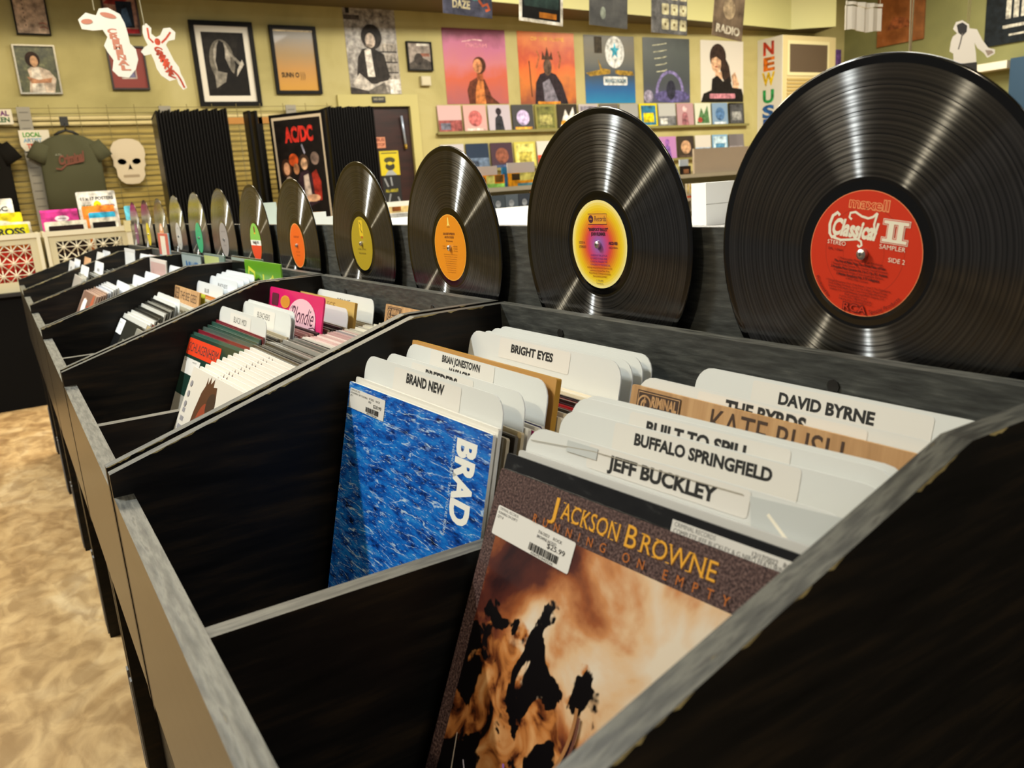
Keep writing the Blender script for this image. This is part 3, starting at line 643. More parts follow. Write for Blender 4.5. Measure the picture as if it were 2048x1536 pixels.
# near column of the nearest bin
y1 = -.075
def art_jack(a):
    a.rect(.0142, .2995, -.313, -.0345, CLOUD)
    for q, t in ((.0006, mat('7a4a12', .35, .5, .4)), (0, GOLD)):
        a.text('J', .0722+q, -.0222-q, .0160, t, 0, .009); a.text('ACKSON', .0835+q, -.0205-q, .0126, t, 0, .062); a.text('B', .1495+q, -.0212-q, .0155, t, 0, .0125); a.text('ROWNE', .1650+q, -.0205-q, .0126, t, 0, .0655)
    for u in (.0835, .0958, .106, .118, .128, .138, .165, .178, .19, .207, .219): a.rect(u, u+.0032, -.0207, -.0200, GOLD); a.rect(u, u+.0028, -.0086, -.0079, GOLD)
    a.text('RUNNING ON EMPTY', .0545, -.0315, .0066, mat('b5641c', .35, .5, .4), 0, .19, track=.0072)
    P = mat('7a4ab0', .3, .5, .5); T = mat('a8764a', .3, .5, .5); DKP = mat('0a0708', .3, .5, .5)
    pts = [(.062+.086*math.cos(t), -.152+.085*math.sin(t)) for t in [R(8-4.6*i) for i in range(24)]]; a.poly(pts[3:-2]+[(.07, -.30), (.16, -.30), (.19, -.2)], mat('2a1114', .3, .5, .5))
    a.stroke(pts, .003, T); a.stroke([(u+.004, v-.005) for u, v in pts], .0025, mat('6a4438', .3, .5, .5))
    a.poly([(.06, -.25), (.085, -.225), (.098, -.238), (.08, -.262)], P); a.stroke([(.045, -.23), (.066, -.262)], .0012, mat('d8d0e0')); a.stroke([(.03, -.215), (.036, -.26)], .001, mat('c9b8a8')); a.stroke([(.09, -.21), (.11, -.25)], .002, mat('8a5ab0'))
sleeve((-.2741, y1, .9125), -5.5, 23, SPECK, mat('1c1413', .3, .5, .6), 'brown bordered sleeve with sunset clouds and gold lettering, in the nearest bin', art_jack, w=.3, t=.0016,
       decals=[('price_sticker', price(.0095, -.0297, .097, .0245, (['CRIMINAL RECORDS', 'RUNNING ON EMPTY', 'QTY 8'], ['7/6/2023    ROCK', 'BROWNE JACKSO']), '$25.99', '656751042226', R(-2)))])
def art_blk(a):
    a.rect(.1847, .2950, -.030, -.0055, mat('cfccc6', .45)); T = mat('4a4a4a', .6)
    a.text('CRIMINAL RECORDS', .187, -.0095, .0030, T, 0, .034); a.text('COMPLETE JEFF BUCKLEY & G NIRO FEATURIN', .187, -.0140, .0032, T, 0, .085); a.text('QTY 8', .187, -.018, .0028, T, 0, .01)
    a.text('12/17/2022   ROCK', .248, -.0105, .0030, T, 0, .034); a.text('$22', .262, -.0215, .004, INK, 1, .012)
BLKG = noise_mat('crinkled_black_wrap', [(.3, '060606'), (.6, '121212'), (.72, '3c3d3c')], (2, 2, 5), 16, 6, .12, coat=.8, bump=.6)
sleeve((-.2672, y1, .9242), -5.5, 21, BLKG, BLACK, 'black sleeve in crinkled clear wrap behind the sunset cloud sleeve', art_blk, w=.3)
batch(-.2600, -.2515, 2, y1, (-5.5, -5.6), (19.5, 18.2), [('8a8a88', 'c9c8c4'), ('c9c8c4', 'b0aeaa')], 'grey plastic wrapped sleeve in front of the first tall white card, nearest bin', 'grey wrapped sleeves', .001, z0=.621, w=.3)
def tape(a):
    T = mat('c6cac8', .15, .5, .5); a.poly([(.225, .0 -.004), (.295, -.0005), (.295, -.05), (.232, -.032)], T); a.stroke([(.24, -.012), (.262, -.028), (.275, -.034)], .0022, mat('f0ead8', .2)); a.rect(.05, .085, -.012, -.003, T)
    a.stroke([(.005, -.012), (.08, -.006), (.15, -.0055), (.22, -.0045)], .0007, mat('a8a294', .4))
divider((-.2428, y1, .9433), -5.75, 17, 'front tall white divider card with torn clear tape, behind the black wrapped sleeve', 'JEFF BUCKLEY', w=.297, tu=.0995, tv=-.0152, th_=.0098, tw=.099, stick=(.0745, .2255, -.0195, -.0008), extra=tape)
batch(-.2330, -.2170, 3, y1, (-5.8, -5.9), (16.4, 15.2), PM, 'record sleeve filed between the two front tall white cards of the sunset sleeve stack', 'sleeves between tall front cards', .0005, z0=.61, w=.3)
divider((-.208, y1, .9517), -6.0, 15, 'second tall white divider card behind the sunset sleeve, two words in bold', 'BUFFALO SPRINGFIELD', w=.297, tu=.0878, tv=-.0146, th_=.0086, tw=.1265, stick=(.065, .235, -.024, .0 -.001))
divider((-.1949, y1, .9605), -5.0, 15, 'third tall white divider card behind the sunset sleeve, lettering almost hidden', 'BUILT TO SPILL', w=.297, tu=.0888, tv=-.0165, th_=.0095, tw=.1, stick=(.07, .22, -.03, -.002))
divider((-.1885, y1-.004, .9625), -4.6, 14.5, 'plain white divider card close in front of the wooden letter board', w=.297)
batch(-.178, -.143, 6, y1, (-4.0, -1.2), (14, 13.5), PM, 'record sleeve filed in front of the wooden divider board with burnt lettering', 'sleeves in front of the wood divider', .0005, z0=.612, w=.304)
divider((-.128, y1, .958), -.5, 13.5, 'wooden divider board with burnt lettering and framed shop mark, nearest bin', 'KATE BUSH', tu=.098, tv=-.0245, th_=.0205, tw=.128, bold=0, card=WOODC, side=WOODE, ink=BURN, w=.312, t=.004, r=.002, extra=wood_logo)
divider((-.1195, y1-.001, .9655), -.4, 13.5, 'white divider card directly behind the wooden letter board', 'THE BYRDS', tu=.107, tv=-.0155, th_=.011, tw=.078, stick=(.075, .235, -.035, -.002))
batch(-.113, -.055, 9, y1, (-.2, 0), (13.5, 13.2), PM, 'record sleeve filed between the wooden board and the hindmost tall white card', 'sleeves behind the wood divider', .001, z0=.605, w=.308)
divider((-.0445, y1, .9612), 0, 13.3, 'hindmost tall white divider card against the bin back board, two words in bold', 'DAVID BYRNE', tu=.1, tv=-.019, th_=.0095, tw=.093, stick=(.07, .24, -.038, -.003))

# --- second bin
yN, yF, yD = BINS[1]; y0 = yF-.006; y1 = yD-.0125
DGREEN = mat('1d3a30', .25, .5, .6); OR = mat('d8380e', .4)
def art_sch(a):
    a.rect(0, .313, -.313, -.115, mat('a8a49a', .3, .5, .5)); a.poly([(.02, -.313), (.05, -.19), (.08, -.313)], mat('2a2a26')); a.poly([(.1, -.313), (.16, -.17), (.24, -.313)], mat('6a5a48'))
sleeve((-.315, y0, .909), -4, 23, DGREEN, mat('30463c', .3, .5, .6), 'dark green sleeve with an orange sticker lettered in black, second bin', art_sch,
       decals=[('title_sticker', lambda a: (a.rrect(.006, .205, -.038, -.006, .004, OR), a.text('SCHLAGENHEIM', .014, -.0305, .0165, INK, 0, .182))), ('price_sticker', price(.003, -.044, .105, .03, (['CRIMINAL RECORDS', 'SCHLAGENHEIM'], ['6/2/2023  ROCK', '']), '$27.98'))])
G5 = [('33584c', '4a6258'), ('7a1a2a', '8a5a50'), ('4a5a54', '55605a'), ('a02838', '8a6a62'), ('8a1c2c', '9a8a7c'), ('2e4a40', '70786e')]
batch(-.305, -.262, 8, y0, (-3.6, -1.6), (21, 15), G5+G5[:2], 'green or red edged sleeve between the orange stickered sleeve and the next white divider', 'sleeves behind the orange sticker sleeve', z0=.624)
divider((-.252, y0-.003, .956), -1.0, 14, 'white divider card directly behind the dark green sleeve, second bin', 'BLACK MIDI', tu=.105, tv=-.0225, th_=.0105, tw=.085, stick=(.08, .215, -.045, -.006), bold=0)
GB = [('4a4034', '7a705c'), ('8a7a62', '9c9078'), ('2a2620', '50483a'), ('b0a284', 'a89c80')]
batch(-.244, -.217, 7, y0, (-.8, -.6), (13.8, 13.5), GB, 'tan edged sleeve between the first two white dividers, second bin', 'tan edged sleeves, second bin', z0=.617)
divider((-.2065, y0-.002, .960), -.4, 13.5, 'white divider card in the middle of the second bin, one word label', 'BLEACHERS', tu=.105, tv=-.0235, th_=.0105, tw=.08, stick=(.08, .215, -.045, -.006), bold=0)
divider((-.1985, y0+.002, .962), -.4, 13.5, 'plain white divider card just behind the one word label, second bin')
batch(-.191, -.166, 5, y0, (-.3, -.3), (13.5, 13.5), [('2a2a30', '3a3a3c'), ('c98a84', 'b07a70'), ('e8d4cc', 'c09a8e'), ('caa098', 'a8786c'), ('1c1a1c', '2c2628')], 'dark or pink edged sleeve in front of the hot pink card', 'sleeves in front of the pink card', z0=.617)
PINK = mat('d81a6a', .3, .5, .4)
def art_blondie(a):
    f0 = a.fn; a.fn = lambda u, v, h: f0(u, v*.66, h)
    a.rect(.0, .313, -.35, -.108, mat('cf6a7a', .4)); a.rrect(.02, .062, -.052, -.016, .005, mat('5a2230', .4)); a.ell(.105, -.035, .028, .018, mat('d8a03a', .4)); a.ell(.105, -.035, .025, .0155, mat('c9882a', .4))
    a.ell(.205, -.068, .075, .052, mat('e2b8c4', .4)); a.rect(.13, .28, -.12, -.072, mat('e2b8c4', .4)); K = mat('3a1030', .4)
    a.text('Blondie', .142, -.083, .044, K, 0, .125, shear=.25); a.stroke([(.142, -.05), (.15, -.04), (.158, -.06), (.148, -.092)], .003, K); a.stroke([(.25, -.09), (.272, -.085), (.285, -.09)], .003, K); a.stroke([(.06, -.062), (.09, -.055)], .004, K)
divider((-.15, y0-.002, .981), -.6, 13.5, 'hot pink card with handwritten dark script and a yellow bubble, second bin', w=.31, h=.36, t=.003, r=.008, card=PINK, extra=art_blondie)
batch(-.141, -.112, 6, y0, (-.3, -.2), (13.5, 13.5), GB+[('1c1a1c', '2c2628')], 'sleeve filed directly behind the hot pink card', 'sleeves behind the pink card', z0=.618)
divider((-.1055, y0-.002, .955), -.2, 13.5, 'white divider card behind the hot pink card, second bin')
divider((-.0905, y0, .964), 0, 13.5, 'tan wooden divider board behind the hot pink card, second bin', 'COLLEGE', tu=.1, tv=-.0185, th_=.011, tw=.11, bold=0, card=mat('c2a25c', .45), side=mat('b08a3a', .4), ink=mat('8a6a30'), t=.005, r=.002)
batch(-.081, -.066, 4, y0, (0, 0), (13.5, 13.3), [('c9c8c0', 'd0cdc0'), ('d8d6cc', 'c8c4b4')], 'clear wrapped sleeve behind the tan board, second bin', 'wrapped sleeves behind the tan board', z0=.616)
divider((-.0535, y0, .965), 0, 13.3, 'hindmost white divider card of the second bin', 'BONNIE', tu=.12, tv=-.02, th_=.0095, tw=.07, bold=0)
def art_head(a):
    D_ = mat('4a231a', .35, .5, .3)
    a.poly([(.062, -.10), (.068, -.06), (.078, -.03), (.088, -.018), (.09, -.004), (.097, -.014), (.104, -.001), (.11, -.012), (.122, -.002), (.126, -.014), (.142, -.012), (.152, -.03), (.162, -.06), (.166, -.1), (.16, -.16), (.14, -.2), (.09, -.2), (.07, -.16)], D_)
    a.ell(.116, -.115, .04, .075, mat('8e3222', .35, .5, .3)); a.ell(.12, -.13, .028, .05, mat('a8442e', .35, .5, .3)); a.ell(.135, -.04, .02, .018, mat('33201c', .35))
    G_ = mat('8c8a90', .4)
    for i in range(12): a.rect(.012, .026+.004*(i % 3), -.07-i*.013, -.063-i*.013, G_)
    for i in range(3): a.ell(.018, -.025-i*.016, .006, .005, G_, 12)
    a.text('Inner', .2, -.075, .018, mat('6a6460', .4), 0, .06, shear=.3)
CREAM = mat('ddd8cf', .3, .5, .3)
sleeve((-.3768, y1, .9068), -2.75, 26, CREAM, mat('e2ded4', .45), 'front cream sleeve with a dark red haired head, second bin', art_head)
cr = None
for i in range(10):
    k = i+1; x = -.3768+k*.0088; t = 26-k*1.0
    P = (x, y1-.001*(k % 3), .622+.313*math.cos(R(t)))
    if cr is None:
        cr = sleeve(P, -2.7+k*.2, t, CREAM, mat('e2ded4', .45), 'cream sleeve fanned out behind the red haired cover', art_head, 'cream sleeves fanned behind the red haired cover')
    else:
        o = bpy.data.objects.new('record_sleeve', cr.data); COL.objects.link(o); place(o, P, -2.7+k*.2, t, .313, .313); tag(o, cr['label'], 'record sleeve', cr['group'])
D1 = [('2c2c2a', '4a4a46'), ('6a6862', '8a8880'), ('3a3836', '605c54'), ('8c8a84', 'a09c92'), ('a0503c', '7c5a4c')]
batch(-.277, -.206, 17, y1, (-.8, -.4), (16, 13.5), D1+[('47443e', '6e6a62')], 'dark or grey wrapped sleeve packed on edge behind the cream fan, second bin', 'dark wrapped sleeves behind the cream fan', z0=.622)
D2 = [('cfa8a4', 'c8b0a8'), ('e0cdc6', 'd6c8be'), ('b08a88', 'b09890'), ('8a8488', '9a9690'), ('d8d2c8', 'd0c8ba')]
batch(-.201, -.136, 15, y1, (-.3, -.2), (13.5, 13.5), D2+[('c09a96', 'bfa89e')], 'pale pink edged sleeve packed behind the dark wrapped ones, second bin', 'pink edged sleeves, second bin', z0=.6225)
D3 = [('c9c4b0', 'cfcab4'), ('b8b4a4', 'c4c0ae'), ('d8d4c4', 'c2bca4')]
batch(-.131, -.060, 15, y1, (-.2, 0), (13.5, 13.2), D3+[('a8a698', 'b4b0a0')], 'clear wrapped pale sleeve at the rear of the second bin', 'clear wrapped sleeves, second bin rear', z0=.622)
divider((-.049, y1, .9605), 0, 13.3, 'wooden divider board with burnt lettering at the rear of the second bin', 'DAMNED', tu=.1, tv=-.027, th_=.0205, tw=.15, bold=0, card=WOODC, side=WOODE, ink=BURN, w=.31, t=.004, r=.002, extra=wood_logo)

# --- third bin
yN, yF, yD = BINS[2]; y0 = yF-.006; y1 = yD-.0125
def art_dark(a):
    a.rect(.09, .313, -.313, 0, mat('35352e', .2, .5, .6)); a.stroke([(.13, -.05), (.165, -.05), (.165, -.085), (.13, -.085), (.13, -.05)], .004, mat('6a6a60')); a.poly([(.2, -.08), (.225, -.055), (.235, -.07), (.21, -.1)], mat('d8901a')); a.stroke([(.1, -.1), (.12, -.15)], .005, mat('5a6a78'))
sleeve((-.355, y0, .879), -2, 30, mat('17191b', .25, .5, .6), mat('2e2e2c', .3), 'black and olive sleeve with a white corner sticker, front of the third bin', art_dark,
       decals=[('price_sticker', lambda a: (a.rrect(.004, .085, -.043, -.004, .004, mat('e2e4e4', .4)), a.text('CRIMINAL RECORDS', .01, -.016, .004, mat('8a8a8a'), 0, .05), a.text('$24', .05, -.034, .006, mat('6a6a6a'), 0, .02)))])
CL = [('9a9a90', 'b8b6aa'), ('c8c6bc', 'c6c4b8'), ('2c2c28', '5c5c54'), ('e0e0da', 'd8d6cc')]
batch(-.342, -.278, 9, y0, (-1.8, -.8), (29, 17), CL+[('7c8078', 'a0a298')], 'clear wrapped sleeve behind the black and olive sleeve, third bin', 'wrapped sleeves, front of the third bin', z0=.615)
divider((-.268, y0, .925), -.6, 16.5, 'white divider card behind the clear wrapped sleeves, front of the third bin', 'BIG THIEF', tu=.13, tv=-.045, th_=.015, tw=.075, bold=0, h=.325)
divider((-.258, y0-.012, .934), -.5, 15.5, 'plain white divider card close behind the two word one, third bin', h=.33)
batch(-.249, -.219, 6, y0, (-.4, -.3), (14, 13.5), CL+[('b8b49c', 'bcb8a4')], 'pale wrapped sleeve in front of the small wooden board, third bin', 'pale sleeves, third bin', z0=.604)
divider((-.209, y0, .945), -.3, 13.5, 'wooden divider board with burnt letters, third bin', 'THE BEE GEES', tu=.078, tv=-.03, th_=.02, tw=.2, bold=0, card=WOODC, side=WOODE, ink=BURN, t=.004, r=.002, extra=wood_logo)
divider((-.196, y0-.03, .938), -.3, 13.5, 'yellow green card with dark lettering beside the wooden board, third bin', 'BLACK FLAG', tu=.07, tv=-.07, th_=.028, tw=.2, card=mat('c2c83a', .4), ink=mat('4a4a10'), r=.002, w=.27)
batch(-.186, -.160, 5, y0, (-.2, -.2), (13.5, 13.5), [('c0702a', 'b0743a'), ('d8d4c4', 'c2bca4'), ('c8742c', 'b87e48')], 'orange or cream edged sleeve behind the yellow green card, third bin', 'orange edged sleeves, third bin', z0=.615)
for x, z, t, l in ((-.150, .951, 'BLUR', 'white divider card with a short word, behind the orange edged sleeves, third bin'), (-.137, .942, None, 'plain white divider card between the short and long lettered ones, third bin'), (-.114, .961, 'BLACK KEYS', 'white divider card with two dark words near the rear of the third bin'), (-.098, .965, None, 'plain white card third from the rear of the third bin'), (-.084, .968, 'BLOOD', 'white card second from the rear of the third bin, faint lettering'), (-.071, .972, None, 'hindmost plain white card of the third bin')):
    divider((x, y0, z), 0, 13.3, l, t, tu=.1, tv=-.026, th_=.0105, tw=.02+.0085*len(t or ''), bold=0, card=mat('d2d6da', .35))
batch(-.125, -.119, 2, y0, (0, 0), (13.3, 13.3), CL, 'sleeve squeezed in front of the two dark words card, third bin', 'squeezed sleeves, third bin', z0=.612)
batch(-.36, -.11, 26, y1, (-1.5, 0), (27, 13.3), PM+CL, 'record sleeve in the shaded near half of the third bin', 'sleeves of the near half, third bin', z0=.604)
GREENP = mat('5a9a1c', .3, .5, .4)
def art_green(a):
    Y = mat('c8cc3a', .35); Wt = mat('d2d2c4', .35); K = mat('1c2418', .4)
    a.stroke([(.02, -.07), (.04, -.02), (.09, -.03), (.08, -.09), (.05, -.13)], .012, Y); a.ell(.13, -.09, .035, .05, K, rot=.3); a.ell(.1, -.12, .035, .03, Wt); a.stroke([(.17, -.03), (.16, -.12), (.19, -.15)], .012, Y)
    a.ell(.24, -.1, .045, .065, Wt, rot=.2); a.stroke([(.2, -.15), (.215, -.05), (.25, -.03), (.28, -.09)], .008, Y); a.ell(.24, -.1, .022, .045, mat('a8b49a', .35)); a.rect(0, .313, -.313, -.17, mat('3a6a14', .3))
sleeve((-.062, 1.545, 1.006), 0, 2.0, GREENP, mat('7ab83a', .4), 'bright green sleeve with pale shapes standing high at the rear of the third bin', art_green, w=.318, h=.318)
def art_nite(a): a.poly([(.15, -.2), (.18, -.11), (.21, -.06), (.23, -.13), (.24, -.2)], mat('c9c8bc', .35)); a.ell(.205, -.05, .014, .018, mat('c9c8bc', .35)); a.rect(0, .313, -.012, -.004, mat('8a9a94', .2))
sleeve((-.054, 1.715, 1.010), 0, 1.2, mat('101511', .2, .5, .6), mat('8a948e', .3), 'black sleeve with a small pale figure, half behind the bright green sleeve', art_nite)
# --- fourth bin
yN, yF, yD = BINS[3]; y0 = yF-.006; y1 = yD-.0125
def art_tan(a):
    a.poly([(.02, 0), (.3, 0), (.313, -.16), (.2, -.12), (.1, -.2), (0, -.1)], mat('8a6a5a', .3, .5, .4)); a.ell(.2, -.09, .05, .05, mat('c0401c', .3, .5, .4)); a.ell(.1, -.05, .045, .03, mat('d2b8a4', .35)); a.ell(.26, -.05, .03, .05, mat('a8543a', .35))
sleeve((-.378, y0, .903), -1.5, 27, mat('b09280', .3, .5, .4), mat('a08878', .4), 'brown and red printed sleeve with a white sticker, front of the fourth bin', art_tan, decals=[('price_sticker', lambda a: a.rrect(.07, .15, -.11, -.025, .004, mat('e4e2dc', .4)))])
batch(-.370, -.345, 4, y0-.003, (-1.4, -1.1), (25.5, 22), [('b09280', 'b89a88'), ('c0a090', 'c4a898')], 'brown printed sleeve directly behind the brown and red one, fourth bin', 'brown printed sleeves, fourth bin', z0=.622)
batch(-.340, -.311, 5, y0, (-1, -.6), (21, 17), [('d8dade', 'd0d2d4'), ('c4c8d4', 'c6cad0'), ('e6e6e6', 'dcdcd8')], 'pale blue white wrapped sleeve in the fourth bin', 'pale wrapped sleeves, fourth bin', z0=.618)
for x, z, t, l in ((-.302, .921, 'BECK', 'white card in front of the three short lettered ones, fourth bin'), (-.273, .925, 'BEACH', 'white card second in the row of lettered ones, fourth bin'), (-.219, .938, 'BAUHAUS', 'white card third in the row of lettered ones, fourth bin')):
    divider((x, y0, z), 0, 15, l, t, tu=.1, tv=-.04, th_=.012, tw=.02+.01*len(t), bold=0, h=.325, card=mat('dfe2e6', .35))
divider((-.180, y0, .945), 0, 14, 'plain white card in front of the pink toned picture sleeve, fourth bin', h=.33, card=mat('dfe2e6', .35))
batch(-.265, -.232, 7, y0, (0, 0), (15, 15), CL, 'sleeve between lettered white cards in the fourth bin', 'sleeves between cards, fourth bin', z0=.604)
def art_pinkpic(a):
    a.rect(.012, .3, -.3, -.012, mat('c9a8a2', .35, .5, .3)); a.poly([(.03, -.2), (.06, -.03), (.085, -.2)], mat('7a3f3a', .35)); a.poly([(.13, -.22), (.17, -.06), (.2, -.05), (.25, -.22)], mat('8a6a56', .35)); a.poly([(.165, -.22), (.185, -.1), (.215, -.22)], mat('d8c0b4', .35)); a.ell(.265, -.13, .03, .03, mat('d0408a', .35)); a.poly([(.06, -.3), (.07, -.17), (.14, -.24), (.16, -.3)], mat('4a3630', .35))
sleeve((-.158, y0, .989), 0, 6, mat('e0d8d2', .35, .5, .4), mat('cfc8c0', .4), 'pink toned picture sleeve standing taller than the cards, fourth bin', art_pinkpic, h=.318)
batch(-.146, -.112, 6, y0, (0, 0), (13, 13), CL, 'sleeve behind the pink toned picture sleeve, fourth bin', 'rear sleeves, fourth bin', z0=.612)
divider((-.098, y0, .957), 0, 13, 'white card behind the pink toned picture sleeve, fourth bin', card=mat('dfe2e6', .35))
batch(-.34, -.09, 18, y1, (-1, 0), (24, 13), PM+CL, 'record sleeve in the shaded near half of the fourth bin', 'sleeves of the near half, fourth bin', z0=.604)
def art_blue(a):
    a.rect(0, .313, -.313, -.004, mat('aebcbc', .2, .5, .5)); a.text('BOWIE', .06, -.09, .06, mat('2a5a8a', .4), 1, .2); a.rect(0, .313, -.006, 0, mat('6a7a78', .2))
sleeve((-.056, 2.43, .997), 0, 1.5, mat('8a9a98', .2, .5, .6), mat('8a9a96', .3), 'grey wrapped sleeve with blue lettering standing high at the rear of the fourth bin', art_blue)
sleeve((-.056, 2.06, 1.006), 0, 1.5, mat('b8c47a', .25, .5, .5), mat('7a9a8a', .3), 'lime and teal wrapped sleeve standing high at the rear of the fourth bin', w=.27, art=lambda a: (a.rect(.2, .27, -.313, 0, mat('5a7a70', .25, .5, .5)), a.rect(0, .27, -.006, 0, mat('6a7a78', .2))))
# --- fifth bin
yN, yF, yD = BINS[4]; y0 = yF-.006; y1 = yD-.0125
def art_stripe(a):
    for i in range(9): a.rect(.03+.03*i, .044+.03*i, -.16, -.06-.008*(i % 3), mat('7a6458' if i % 2 else '5a4a44', .35))
sleeve((-.349, y0, .916), 0, 22, mat('c4bcb2', .3, .5, .4), mat('c8c2b8', .4), 'grey sleeve with brown upright bars, front of the fifth bin', art_stripe)
divider((-.318, y0, .952), 0, 17, 'white card directly behind the grey barred sleeve, fifth bin', 'BAND', tu=.1, tv=-.045, th_=.013, tw=.07, bold=0, card=mat('e2e5e9', .35))
batch(-.342, -.326, 3, y0, (0, 0), (21, 18), CL, 'wrapped sleeve between the barred sleeve and its white card, fifth bin', 'front sleeves, fifth bin', z0=.618)
batch(-.307, -.276, 5, y0, (0, 0), (16, 15), CL, 'wrapped sleeve between the two lettered white cards, fifth bin', 'middle sleeves, fifth bin', z0=.615)
divider((-.265, y0, .963), 0, 14, 'white card with two lines of small lettering, middle of the fifth bin', 'BAD BRAINS', two='BADU', tu=.1, tv=-.04, th_=.013, tw=.085, bold=0, card=mat('e2e5e9', .35))
batch(-.254, -.165, 11, y0, (0, 0), (14, 13), CL+[('b8b49c', 'bcb8a4')], 'pale wrapped sleeve in front of the yellow and white card, fifth bin', 'rear sleeves, fifth bin', z0=.612)
def art_yel(a): a.rect(.02, .11, -.3, -.10, mat('b8b22a', .4)); a.rect(.16, .29, -.3, -.10, mat('c9c43a', .4)); a.poly([(.115, -.3), (.125, -.05), (.145, -.3)], mat('1c1c18', .4)); a.rect(.0, .3, -.012, 0, mat('c9ccd0', .35))
divider((-.15, y0-.03, 1.004), 0, 6, 'yellow and white card standing tall in the fifth bin', h=.36, w=.28, card=mat('dcdfe2', .35), extra=art_yel)
for x, z, l in ((-.09, .975, 'first'), (-.074, .97, 'second')): divider((x, y0, z), 0, 12, l+' white card behind the yellow and white one, fifth bin', card=mat('e2e5e9', .35))
divider((-.058, y0, .968), 0, 12, 'pale pink card at the rear of the fifth bin', card=mat('d8c8c4', .35))
batch(-.33, -.1, 12, y1, (0, 0), (20, 13), PM+CL, 'record sleeve in the shaded near half of the fifth bin', 'sleeves of the near half, fifth bin', z0=.604)
def art_cyan(a): a.rect(0, .21, -.08, 0, mat('b8433a', .3)); a.rect(.05, .15, -.09, -.01, mat('d8d0c0', .3)); a.poly([(.02, -.2), (.06, -.1), (.12, -.2)], mat('2a5a72', .3)); a.poly([(.11, -.2), (.15, -.1), (.19, -.2)], mat('2a5a72', .3))
sleeve((-.075, 2.74, 1.063), 0, 2, mat('7ab8cc', .3, .5, .4), mat('9ac0cc', .4), 'light blue and red cover propped high in front of the records, fifth bin', art_cyan, w=.22, h=.22)
# --- last bin
yN, yF, yD = BINS[5]; y0 = yF-.006; y1 = yD-.0125
for x, z, t, l in ((-.312, .943, 'ABBA', 'front white card of the last bin'), (-.289, .95, None, 'second white card of the last bin'), (-.186, .971, None, 'white card behind the orange one, last bin')):
    divider((x, y0, z), 0, 16, l, t, tu=.1, tv=-.04, th_=.013, tw=.07, bold=0, card=mat('e2e5e9', .35))
divider((-.245, y0, .953), 0, 15, 'pale orange card between the white ones of the last bin', card=mat('d0a47c', .4))
divider((-.16, y0, .976), 0, 13, 'rear pale blue white card of the last bin', card=mat('ccd2dc', .4))
batch(-.279, -.255, 4, y0, (0, 0), (15, 15), CL, 'sleeve in front of the pale orange card, last bin', 'sleeves, front of last bin', z0=.604)
batch(-.235, -.196, 5, y0, (0, 0), (15, 14), CL, 'sleeve behind the pale orange card, last bin', 'sleeves, rear of last bin', z0=.615)

def settle():
    """spread each batch of sleeves evenly between the cards before and behind it, so that nothing in a bin touches its neighbour"""
    cols = {}
    for it in ITEMS:
        y = it[1].y
        for i, (yN, yF, yD) in BINS.items():
            if yN < y < yF: cols.setdefault((i, y > yD), []).append(it)
    def plane(it):
        k = math.tan(R(it[3]))*math.cos(R(it[2])); f = lambda z: it[1].x-(it[1].z-z)*k; d = -math.sin(R(it[2]))*.31
        return [f(.93), f(.63), d]
    gone = []
    for items in cols.values():
        locked = sorted([plane(it)+[it[6]] for it in items if not it[7]], key=lambda p: p[0])
        runs = {}
        for it in items:
            if it[7]: runs.setdefault(it[7][0], []).append(it)
        slots = {}
        for run in runs.values():
            mid = run[0][7][1]; k = sum(1 for p in locked if p[0] < mid); slots.setdefault(k, []).append(run)
        for k, rs in slots.items():
            rs.sort(key=lambda r: r[0][7][1]); run = [it for r in rs for it in r]
            pl0 = plane(run[0])
            A = locked[k-1] if k else [pl0[0]-.004, pl0[1]-.004, pl0[2], 0]
            B = locked[k] if k < len(locked) else [-.075, -.147, 0, 0]
            a = [A[0]+A[3]*1.05+.0008, A[1]+A[3]*1.15+.0008, A[2]]; b = [B[0]-.006, B[1]-.006, B[2]]
            room = min(b[0]-a[0], b[1]-a[1], b[0]+b[2]-a[0]-a[2]); n = len(run); most = int(room/.0042)+1
            if room < 0: most = 0
            while n > most and run: gone.append(run.pop(len(run)//2)); n -= 1
            # keep a loose pack near the front of a wide gap
            for i, it in enumerate(run):
                q = (i+.5)/n if n < 3 else i/(n-1)
                if n < 3: q = .5 if n == 1 else i
                xt, xb, d = (a[j]+(b[j]-a[j])*q for j in range(3))
                th = math.degrees(math.atan((xt-xb)/.3)); psi = -math.degrees(math.asin(d/.31)); z0 = it[1].z-it[5]*math.cos(R(it[3])); zt = z0+it[5]*math.cos(R(th))
                seat(it[0], (xt+(zt-.93)*(xt-xb)/.3, it[1].y, zt), psi, th, it[4], it[5])
    for it in gone: bpy.data.objects.remove(it[0])
settle()

# ------------------------------------------------------------------ pictures and posters on the back wall
def wallart(x0, x1, z0, z1, label, draw, base, name='poster', cat='poster', frame=None, fw=.03, mat_=None, mw=0, group=None, tz=0):
    o = empty(name, ((x0+x1)/2, YW, z0)); tag(o, label, cat, group); w = x1-x0; h = z1-z0
    if frame:
        k = M()
        for a0, a1, b0, b1 in ((0, w, 0, fw), (0, w, h-fw, h), (0, fw, fw, h-fw), (w-fw, w, fw, h-fw)): k.box(a0-w/2, a1-w/2, -.035, -.001, b0, b1, frame)
        k.build('frame', o)
        if mat_:
            k = M(); k.box(fw-w/2, w/2-fw, -.016, -.001, fw, h-fw, mat_); k.build('mount', o)
    q = fw+mw if frame else 0
    k = M(); k.box(q-w/2, w/2-q, -.018 if frame else -.004, -.016 if mat_ else -.001, q, h-q, base); W_, H_ = w-2*q, h-2*q
    if draw: draw(Art(k, lambda u, v, hh: (q-w/2+u*W_, (-.018 if frame else -.004)-hh*4, q+v*H_)))
    k.build('print', o); return o
